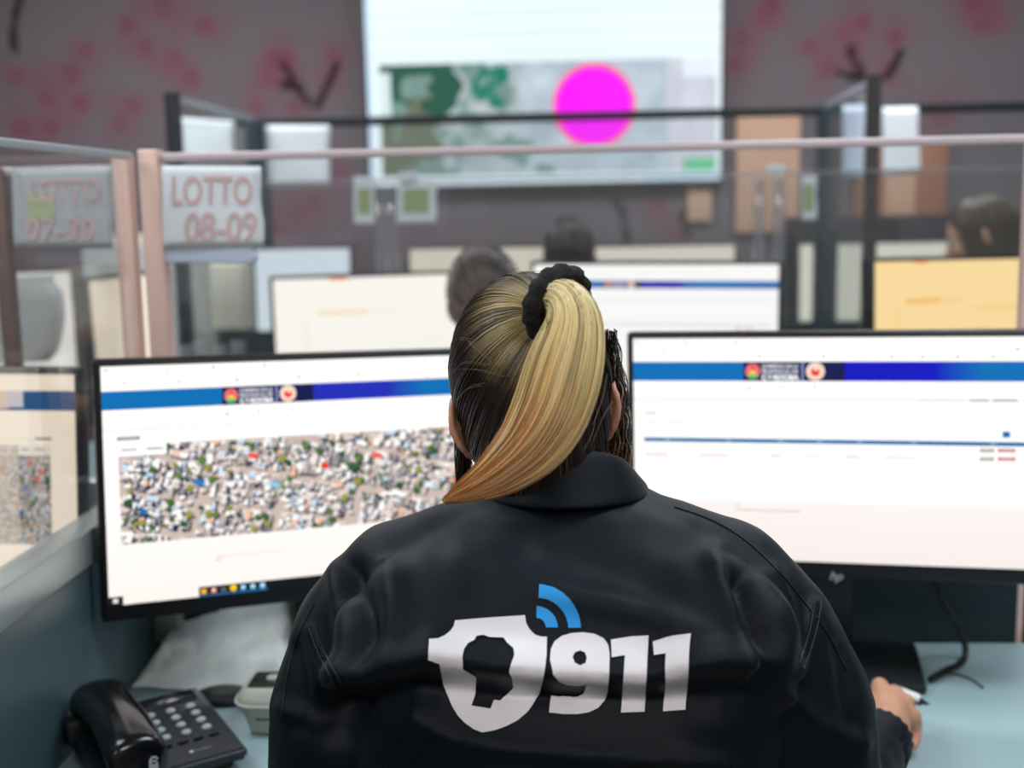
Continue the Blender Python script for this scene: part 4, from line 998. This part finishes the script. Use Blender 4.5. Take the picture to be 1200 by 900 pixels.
# hair
TIEW = atY(648, 352, .968); tl = HT.inverted() @ TIEW
hair_o = tied_hair(HT, tuple(tl), 5200, (38, 29, 25), (238, 208, 142), 'hair', W, 11, .00052, (.022, .075), 200, .62)
def wisps():
    rg = np.random.default_rng(8); pth = []; cl = []
    L = [([(532, 440), (545, 428), (570, 430), (600, 436)], .2), ([(534, 432), (560, 432), (590, 440), (612, 438)], .3), ([(548, 400), (562, 412), (576, 424)], .2), ([(540, 398), (556, 402), (572, 416)], .2),
         ([(566, 350), (590, 330), (620, 322), (640, 320)], .3), ([(560, 338), (580, 325), (610, 318)], .3), ([(534, 470), (548, 455), (566, 450)], .2),
         ([(585, 515), (600, 505), (612, 496)], .3), ([(695, 500), (706, 470), (712, 440)], .3), ([(690, 520), (702, 490), (714, 470)], .3), ([(683, 528), (694, 508), (700, 480)], .3)]
    for pts, _ in L:
        for j in range(2):
            off = rg.normal(0, 1.6, 2); q = []
            for (x, y) in pts:
                d = ray(x+off[0], y+off[1]); 
                p = atY(x+off[0], y+off[1], 1.0); lp = np.array(HT.inverted() @ p)
                # push onto the hair shell
                o_ = HT.inverted() @ CP; dl = (HT.to_3x3().inverted() @ d).normalized(); best = None
                for s_ in np.linspace(.8, 1.15, 140):
                    c = o_+dl*s_; r_ = c.length
                    if r_ < shell_r(np.array([c.normalized()]))[0]+.0115: best = c; break
                if best is None: best = o_+dl*1.03
                q.append(HT @ best)
            s_ = spline(q, 5); s_ = s_[np.linspace(0, len(s_)-1, 12).astype(int)]; pth.append(s_); cl.append(np.ones((12, 3))*lin((128, 112, 92))*rg.uniform(.5, 1.2))
    pth = np.array(pth); V, F, C = tubes(pth, np.full(pth.shape[:2], .00022), np.array(cl))
    tag(py_obj('stray_hairs', V, F, M['hair'], W, True, True, C), kind='stuff')
wisps()
def ponytail():
    rg = np.random.default_rng(21); n = 3600; P = 30
    ctr = [(636, 366, .985, 16, .012), (652, 352, .957, 24, .018), (667, 360, .935, 25, .022), (672, 385, .922, 33, .024), (662, 430, .912, 42, .026), (646, 480, .904, 43, .026), (622, 520, .895, 38, .022), (590, 550, .888, 28, .017), (557, 570, .888, 16, .010), (520, 587, .893, 2.5, .002)]
    C = spline([atY(x, y, d) for x, y, d, h, b in ctr], 10); Wd = spline([(h, b, 0) for *_, h, b in ctr], 10)
    tt = np.linspace(0, 1, len(C)); ti = np.linspace(0, 1, P)
    C = np.stack([np.interp(ti, tt, C[:, k]) for k in range(3)], 1); hw = np.interp(ti, tt, Wd[:, 0])/FPX*.93; hd = np.interp(ti, tt, Wd[:, 1])
    T_ = np.gradient(C, axis=0); T_ /= np.linalg.norm(T_, axis=1, keepdims=True)
    view = np.array(FW); side = np.cross(T_, view); side /= np.linalg.norm(side, axis=1, keepdims=True); dep = np.cross(side, T_)
    # side: points to the picture's right-hand edge of the tail
    if side[P//2, 0] < 0: side = -side
    nc = 46; cA = rg.uniform(-1, 1, nc); cT = rg.random(nc); id_ = rg.integers(0, nc, n)
    a = np.clip(cA[id_]+rg.normal(0, .045, n), -1, 1); b = np.sqrt(np.clip(1-a*a, 0, 1))*np.where(rg.random(n) < .8, -1, 1)*rg.uniform(.75, 1, n)
    b = b*(1+.16*(cT[id_]-.5))
    ph = rg.uniform(0, 6, nc)[id_]; wav = .035*np.sin(ti[None]*7+ph[:, None])
    sgn = -1 if dep[P//2, 1] < 0 else 1     # make negative b face the viewer
    dp = dep*(1 if dep[P//2].dot(view) > 0 else -1)
    pts = C[None]+side[None]*(np.clip(a[:, None]+wav, -1.04, 1.04)*hw)[..., None]+dp[None]*(b[:, None]*hd)[..., None]
    pts += rg.normal(0, .0006, (n, 1, 3))
    end = rg.uniform(.86, 1.0, n); idx = ti[None]*end[:, None]*(P-1); i0 = np.floor(idx).astype(int); i1 = np.minimum(i0+1, P-1); fr = (idx-i0)[..., None]
    r_ = np.arange(n)[:, None]; pts = pts[r_, i0]*(1-fr)+pts[r_, i1]*fr
    A1, A2, A3, A4 = lin((255, 236, 172)), lin((232, 190, 112)), lin((188, 124, 58)), lin((84, 52, 32))
    tpos = idx/(P-1); tone = np.clip(cT[id_]*1.0+rg.normal(0, .2, n)-.05, 0, 1)[:, None]
    g = np.clip((tpos-.30)/.5, 0, 1)+.55*(tone-.5)-.10*a[:, None]; g = np.clip(g, 0, 1)[..., None]
    col = (A1*(1-g)+A2*g)*(1-np.clip(g*2-1, 0, 1))+A3*np.clip(g*2-1, 0, 1)
    dk = (rg.random(n) < .20)[:, None, None]; col = np.where(dk, col*.45+A4*.55, col); lt = (rg.random(n) < .12)[:, None, None]; col = np.where(lt, col*.6+lin((255, 244, 205))*.4, col)
    lm = np.clip((-a[:, None]-.72)/.28, 0, 1)[..., None]*.5*np.clip(1-tpos, 0, 1)[..., None]; col = col*(1-lm)+A4*lm
    col = np.broadcast_to(col, pts.shape)*rg.uniform(.75, 1.15, n)[:, None, None]
    rr = np.full((n, P), .00062)*(1-.5*ti[None]**4)
    V, F, Cc = tubes(pts, rr, col)
    # inner core so that no gaps show
    k = 20; core = np.array([[C[i]+side[i]*hw[i]*.93*cos(2*pi*j/k)+dp[i]*hd[i]*.86*sin(2*pi*j/k) for j in range(k)] for i in range(P)]).reshape(-1, 3)
    cf = [[i*k+j, i*k+(j+1) % k, (i+1)*k+(j+1) % k, (i+1)*k+j] for i in range(P-1) for j in range(k)]
    tc_ = np.repeat(ti, k)[:, None]; g = np.clip((tc_-.3)/.5, 0, 1); cc = (A2*.75*(1-g)+A3*.7*g)
    V, F, Cc = merge([(V, F, Cc), (core, cf, cc)])
    return py_obj('ponytail', V, F, M['hair'], W, True, True, Cc)
pt = ponytail()
# hair tie: ring round the root of the tail
def tie():
    c = atY(653, 357, .957); ax = Vector((.62, -.62, -.25)).normalized(); u = ax.orthogonal().normalized(); v = ax.cross(u); n = 40; bm = bmesh.new(); rg = random.Random(3)
    mR, mr = .0262, .0075; rings = []
    for k in range(n):
        a = 2*pi*k/n; d = u*cos(a)+v*sin(a); r = mr*(1+.16*sin(a*13)+.1*rg.random()); cc = c+d*mR
        rings.append([bm.verts.new(cc+(d*cos(2*pi*j/10)+ax*sin(2*pi*j/10)*1.25)*r) for j in range(10)])
    for k in range(n):
        p, q = rings[k], rings[(k+1) % n]
        for j in range(10): bm.faces.new((p[j], p[(j+1) % 10], q[(j+1) % 10], q[j]))
    o = bm_obj('hair_tie', bm, M['tie'], W, True, angle=180); o['label'] = 'black scrunchie around the ponytail'
tie()
def curls():
    rg = np.random.default_rng(31); n = 420; P = 26; pth = []; col = []
    for i in range(n):
        s = rg.random(); top = (rg.uniform(698, 722), rg.uniform(385, 430)); bot = (rg.uniform(700, 741), rg.uniform(520, 556)); mid = (top[0]*.4+bot[0]*.6+rg.uniform(2, 12), (top[1]+bot[1])/2)
        q = []; ph = rg.uniform(0, 6); Y = rg.uniform(1.03, 1.085); fq = rg.uniform(4, 9)
        for k in range(P):
            t = k/(P-1); x = (1-t)**2*top[0]+2*t*(1-t)*mid[0]+t*t*bot[0]+2.6*sin(ph+t*fq*3); y = (1-t)**2*top[1]+2*t*(1-t)*mid[1]+t*t*bot[1]
            q.append(atY(min(x, 741-3*rg.random()), y, Y+.003*cos(ph+t*fq*3)))
        pth.append(q); t = np.linspace(0, 1, P)[:, None]; k_ = rg.random()
        c = lin((30, 27, 28))*(1-t)+(lin((150, 116, 72)) if k_ < .35 else lin((60, 46, 36)))*t
        if k_ > .93: c = np.ones((P, 1))*lin((175, 170, 160))*.8
        col.append(c)
    sl = []
    for i in range(170):
        x0, x1, Y = rg.uniform(533, 545), rg.uniform(534, 556), rg.uniform(1.055, 1.085); ph = rg.uniform(0, 6)
        sl.append([tuple(atY(x0+(x1-x0)*t+1.3*sin(ph+t*6), 462+(rg.uniform(108, 118))*t, Y)) for t in np.linspace(0, 1, P)])
    V, F, C = tubes(np.array([[tuple(p) for p in q] for q in pth]), np.full((n, P), .00055), np.array(col))
    V3, F3, C3 = tubes(np.array(sl), np.full((170, P), .0006), np.ones((170, P, 3))*lin((34, 26, 22)))
    V, F, C = merge([(V, F, C), (V3, F3, C3)])
    # blond curl beside the ear
    a = spline([atY(x, y, 1.05) for x, y in ((716, 480), (728, 492), (730, 510), (722, 528), (712, 545))], 8)
    pp = np.array([a+rg.normal(0, .0014, (1, 3)) for _ in range(60)]); V2, F2, C2 = tubes(pp, np.full(pp.shape[:2], .0005), np.ones(pp.shape)*lin((216, 178, 122)))
    V, F, C = merge([(V, F, C), (V2, F2, C2)]); tag(py_obj('loose_curls', V, F, M['hair'], W, True, True, C), kind='stuff')
curls()

# ------------------------------------------------------------------ pen in the hand
pa = atZ(1062, 815, .772); pb = atZ(1085, 824, .770)
t = empty('pen', (pa.x, pa.y, .765), 'short white pen with black tip gripped in her right hand', 'pen')
d = (pb-pa).normalized(); L = (pb-pa).length
bm = bmesh.new(); tube(bm, [pa-d*.022, pa-d*.018, pa+d*L*.55, pa+d*L*.72], [.004, .0072, .0076, .0048], 16); bm_obj('barrel', bm, M['white'], t, True)
bm = bmesh.new(); tube(bm, [pa+d*L*.70, pa+d*L*.9, pb+d*.004], [.0046, .003, .0012], 12); bm_obj('tip', bm, M['plastic'], t, True)
u = Vector((d.y, -d.x, 0)).normalized()
bm = bmesh.new(); tube(bm, [pa+d*L*.45+u*.006, pa+d*L*.7+u*.009, pa+d*L*.95+u*.008], [.0016, .0018, .0014], 8); bm_obj('clip', bm, M['plastic'], t, True)

# ------------------------------------------------------------------ desk phone
def telephone():
    th = radians(37); ex, ey = Vector((cos(th), sin(th), 0)), Vector((-sin(th), cos(th), 0))   # right, back
    FR = atZ(291, 880, .752); Wd, Dp = .162, .166
    c = FR-ex*Wd/2+ey*Dp/2; t = empty('desk_phone', (c.x, c.y, .73), 'black corded desk phone with grey round keys at the lower left', 'phone', None, th)
    sl = lambda y: .026+.020*((y+Dp/2)/Dp)       # top height rises to the back
    def wedge(bm, x0, x1, y0, y1, zb, zoff, bev=.004):
        vs = [bm.verts.new((x, y, z)) for x in (x0, x1) for y in (y0, y1) for z in (zb, sl(y)+zoff)]
        fs = [bm.faces.new([vs[i] for i in q]) for q in ((0,1,3,2),(4,6,7,5),(0,4,5,1),(2,3,7,6),(0,2,6,4),(1,5,7,3))]
        bmesh.ops.bevel(bm, geom=list({e for f in fs for e in f.edges}), offset=bev, segments=3, affect='EDGES')
    bm = bmesh.new(); wedge(bm, -Wd/2, Wd/2, -Dp/2, Dp/2, .012, 0); bm_obj('body', bm, M['phone'], t, True, False)
    bm = bmesh.new(); wedge(bm, -Wd/2+.012, Wd/2-.012, -Dp/2+.014, Dp/2-.008, .0005, -.012, .003); bm_obj('foot', bm, M['plastic'], t, True, False)
    n_ = Vector((0, -.020/Dp, 1)).normalized()
    def onp(x, y, l): return Vector((x, y, sl(y)))+n_*l
    rotm = Matrix.Rotation(atan2(.020, Dp), 4, 'X')
    for r in range(4):
        for k in range(3):
            x, y = .002+k*.0245+.004, .036-r*.0185; bm = bmesh.new()
            ell(bm, (0, 0, 0), (.0062, .0050, .0036), None, 14); bmesh.ops.transform(bm, matrix=Matrix.Translation(onp(x, y, .0014)) @ rotm, verts=bm.verts); bm_obj('key', bm, M['key'], t, True, False)
    for k in range(4):
        x, y = .002+k*.0185, -.037; bm = bmesh.new(); box(bm, -.0062, .0062, -.0022, .0022, 0, .003, .001); bmesh.ops.transform(bm, matrix=Matrix.Translation(onp(x, y, 0)) @ rotm, verts=bm.verts); bm_obj('function_key', bm, M['handset'], t, True, False)
    bm = bmesh.new(); box(bm, -.012, .070, -.013, .013, 0, .0025, .002); bmesh.ops.transform(bm, matrix=Matrix.Translation(onp(0, .063, -.0008)) @ rotm, verts=bm.verts); bm_obj('label_window', bm, M['handset'], t, True, False)
    P = Print(lambda a, b, l: tuple(onp(a, b, .0004))); P.rect(.020, -.062, .0245, -.058, (210, 216, 220)); 
    v, f = text_polys('ibertel', 1); 
    for i in range(6): P.rect(.0275+i*.0033, -.0615, .0298+i*.0033, -.0592+(.001 if i in (0, 3) else 0), (120, 128, 136))
    P.build('maker_mark', attr_mat('phone_print'), t, False)
    # handset along the left side: two fat ends and a bridge
    hx = -.0445; bm = bmesh.new(); S = spline([(hx, -.092, .040), (hx, -.084, .054), (hx, -.058, .064), (hx, -.02, .072), (hx, .025, .075), (hx, .058, .073), (hx, .078, .066), (hx, .086, .052)], 6)
    n = 24; rings = []
    for i, p in enumerate(S):
        q = i/(len(S)-1); wx = .0300+.004*abs(cos(q*pi)) - .012*(abs(2*q-1)**6); wz = .019+.008*abs(cos(q*pi))**2-.010*(abs(2*q-1)**8)
        rings.append([bm.verts.new((p[0]+wx*math.copysign(abs(cos(2*pi*j/n))**.8, cos(2*pi*j/n)), p[1], p[2]-.006+wz*math.copysign(abs(sin(2*pi*j/n))**.85, sin(2*pi*j/n)))) for j in range(n)])
    for p, q in zip(rings, rings[1:]):
        for j in range(n): bm.faces.new((p[j], p[(j+1) % n], q[(j+1) % n], q[j]))
    bm.faces.new(rings[0][::-1]); bm.faces.new(rings[-1])
    h = bm_obj('handset', bm, M['handset'], t, True, False, 180)
    for y in (-.072, .072):
        bm = bmesh.new(); tube(bm, [(hx, y*.86, .030+.01*(y > 0)), (hx, y*.86, .056)], [.024, .027], 20); bm_obj('earpiece' if y > 0 else 'mouthpiece', bm, M['handset'], h, True, False)
    bm = bmesh.new(); box(bm, hx-.045, hx-.02, .040, .066, .028, .056, .005); bm_obj('hook_block', bm, M['plastic'], t, True, False)
    cps = []
    base = spline([(hx+.012, -.100, .050), (hx+.005, -.112, .030), (hx-.02, -.125, .010), (hx-.05, -.12, .010), (hx-.07, -.08, .012)], 40)
    for i, p in enumerate(base):
        a = i*.9; cps.append((p[0]+.0042*cos(a), p[1]+.002*sin(a), p[2]+.0042*sin(a)))
    bm = bmesh.new(); tube(bm, cps, .0012, 6); bm_obj('coiled_cord', bm, M['gcable'], t, True, False)
telephone()

# ------------------------------------------------------------------ small grey desk device
def device():
    c = atZ(313, 856, .73); t = empty('desk_device', (c.x+.004, c.y+.012, .73), 'rounded grey desk device with black top and round button beside the phone', 'device')
    prof = [(.018, 0), (.026, .003), (.029, .016), (.0335, .030), (.038, .040), (.0388, .046), (.0365, .0495), (.032, .058), (.027, .0605)]
    n = 40; bm = bmesh.new(); R = []
    sq = lambda a: 1/((abs(cos(a))**3.2+abs(sin(a))**3.2)**(1/3.2))
    for r, z in prof: R.append([bm.verts.new((r*sq(2*pi*k/n)*cos(2*pi*k/n), r*1.05*sq(2*pi*k/n)*sin(2*pi*k/n), z)) for k in range(n)])
    for p, q in zip(R, R[1:]):
        for k in range(n): bm.faces.new((p[k], p[(k+1) % n], q[(k+1) % n], q[k]))
    bm.faces.new(R[0][::-1]); bm.faces.new(R[-1]); bm_obj('shell', bm, M['gdev'], t, True, False, 50)
    bm = bmesh.new(); box(bm, -.0235, .0235, -.0235, .0235, .0595, .0632, .002, 2); bm_obj('top_plate', bm, M['plastic'], t, True, False)
    bm = bmesh.new(); tube(bm, [(.004, .0, .063), (.004, 0, .0655), (.004, 0, .066)], [.0085, .008, .006], 20); bm_obj('button', bm, M['gdev'], t, True, False)
    bm = bmesh.new(); box(bm, -.012, .02, -.0335, -.028, .022, .030, .0015); bm_obj('front_slot', bm, M['plastic'], t, True, False)
    tube_obj('rim_line', [(.0392*1.02*sq(2*pi*k/24)*cos(2*pi*k/24), .0392*1.06*sq(2*pi*k/24)*sin(2*pi*k/24), .043) for k in range(25)], .0013, M['white'], t, 6, False, 3)
device()

# ------------------------------------------------------------------ white cloth heaped behind the phone
def cloth():
    C = [(-.600, 1.50, .0), (-.40, 1.46, .0), (-.40, 1.66, .045), (-.605, 1.66, .02)]
    nx, ny = 70, 56; v = []; f = []
    t = empty('white_cloth', (-.5, 1.57, .73), 'crumpled white cloth heaped under the left monitor', 'cloth')
    for j in range(ny+1):
        for i in range(nx+1):
            u, s = i/nx, j/ny; x = -.605+.235*u; yf = 1.512-.045*u**1.3; y = yf+(1.668-yf)*s
            rid = .085*np.exp(-((u-.72)/.30)**2)*min(1, s*1.5)**.8 + .03*min(1, s*2)
            edge = min(1, s*7, u*9+.1, (1-u)*6+.25)
            z = rid*edge + .010*(noise.fractal(Vector((u*5, s*4, 2)), 1, 2, 3)+.4)*edge+.004*abs(sin(u*14+s*5))*edge
            z -= .028*np.exp(-((u-.93)/.10)**2-((s-.55)/.16)**2)
            y += .008*noise.noise(Vector((u*6, 0, 5)))
            v.append((x, y, .7325+max(0, z)))
    for j in range(ny):
        for i in range(nx): k = j*(nx+1)+i; f.append([k, k+1, k+nx+2, k+nx+1])
    o = py_obj('folds', v, f, M['cloth'], t, True); s = o.modifiers.new('s', 'SOLIDIFY'); s.thickness = .0018; s.offset = 1
cloth()
a = atZ(255, 812, .735)
bm = bmesh.new(); ell(bm, (a.x+.012, a.y-.012, .735), (.042, .028, .013)); 
for v_ in bm.verts: v_.co.z = max(v_.co.z, .7305)
tag(bm_obj('computer_mouse', bm, M['plastic'], None, True), 'low black rounded mouse partly under the white cloth', 'mouse')

# ------------------------------------------------------------------ cables
def cable(pts, r, m, label): return tag(tube_obj('cable', pts, r, m), label, 'cable')
cable([atY(1094, 676, 1.60), atY(1104, 700, 1.60), atY(1120, 730, 1.62), atY(1131, 757, 1.62), atY(1127, 776, 1.60), atZ(1108, 786, .737), atZ(1090, 796, .737)], .0045, M['cable'], 'thick black cable hanging below the right monitor')
cable([atZ(1103, 789, .7335), atZ(1122, 790, .7325), atZ(1140, 797, .7325), atZ(1152, 806, .7325)], .0012, M['cable'], 'thin dark wire trailing on the desk beside the monitor foot')
cable([atY(318, 700, 1.62), atY(320, 718, 1.62), atY(328, 738, 1.61), atY(340, 748, 1.60), atY(352, 752, 1.60)], .0042, M['gcable'], 'grey cable hanging under the left monitor near her shoulder')
# small white adapter behind the left monitor
a = atY(197, 738, 1.62)
tag(box_obj('power_adapter', a.x-.018, a.x+.018, 1.61, 1.64, .76, .835, M['gdev'], None, .004), 'small pale adapter standing behind the white cloth', 'adapter')
# items on the left neighbour desks
a = atY(235, 405, 2.8)
for i, dx in enumerate((-.04, .0, .045, .09)):
    bm = bmesh.new(); tube(bm, [(a.x+dx, 2.8, .73), (a.x+dx, 2.8, a.z+.01*(i % 2))], [.016, .018], 14)
    tag(bm_obj('bottle', bm, M['glassgrey'], None, True), 'pale clear bottle between the left dark posts, '+('leftmost of four', 'second from left', 'third from left', 'rightmost of four')[i], 'bottle', 'bottles between the left posts')
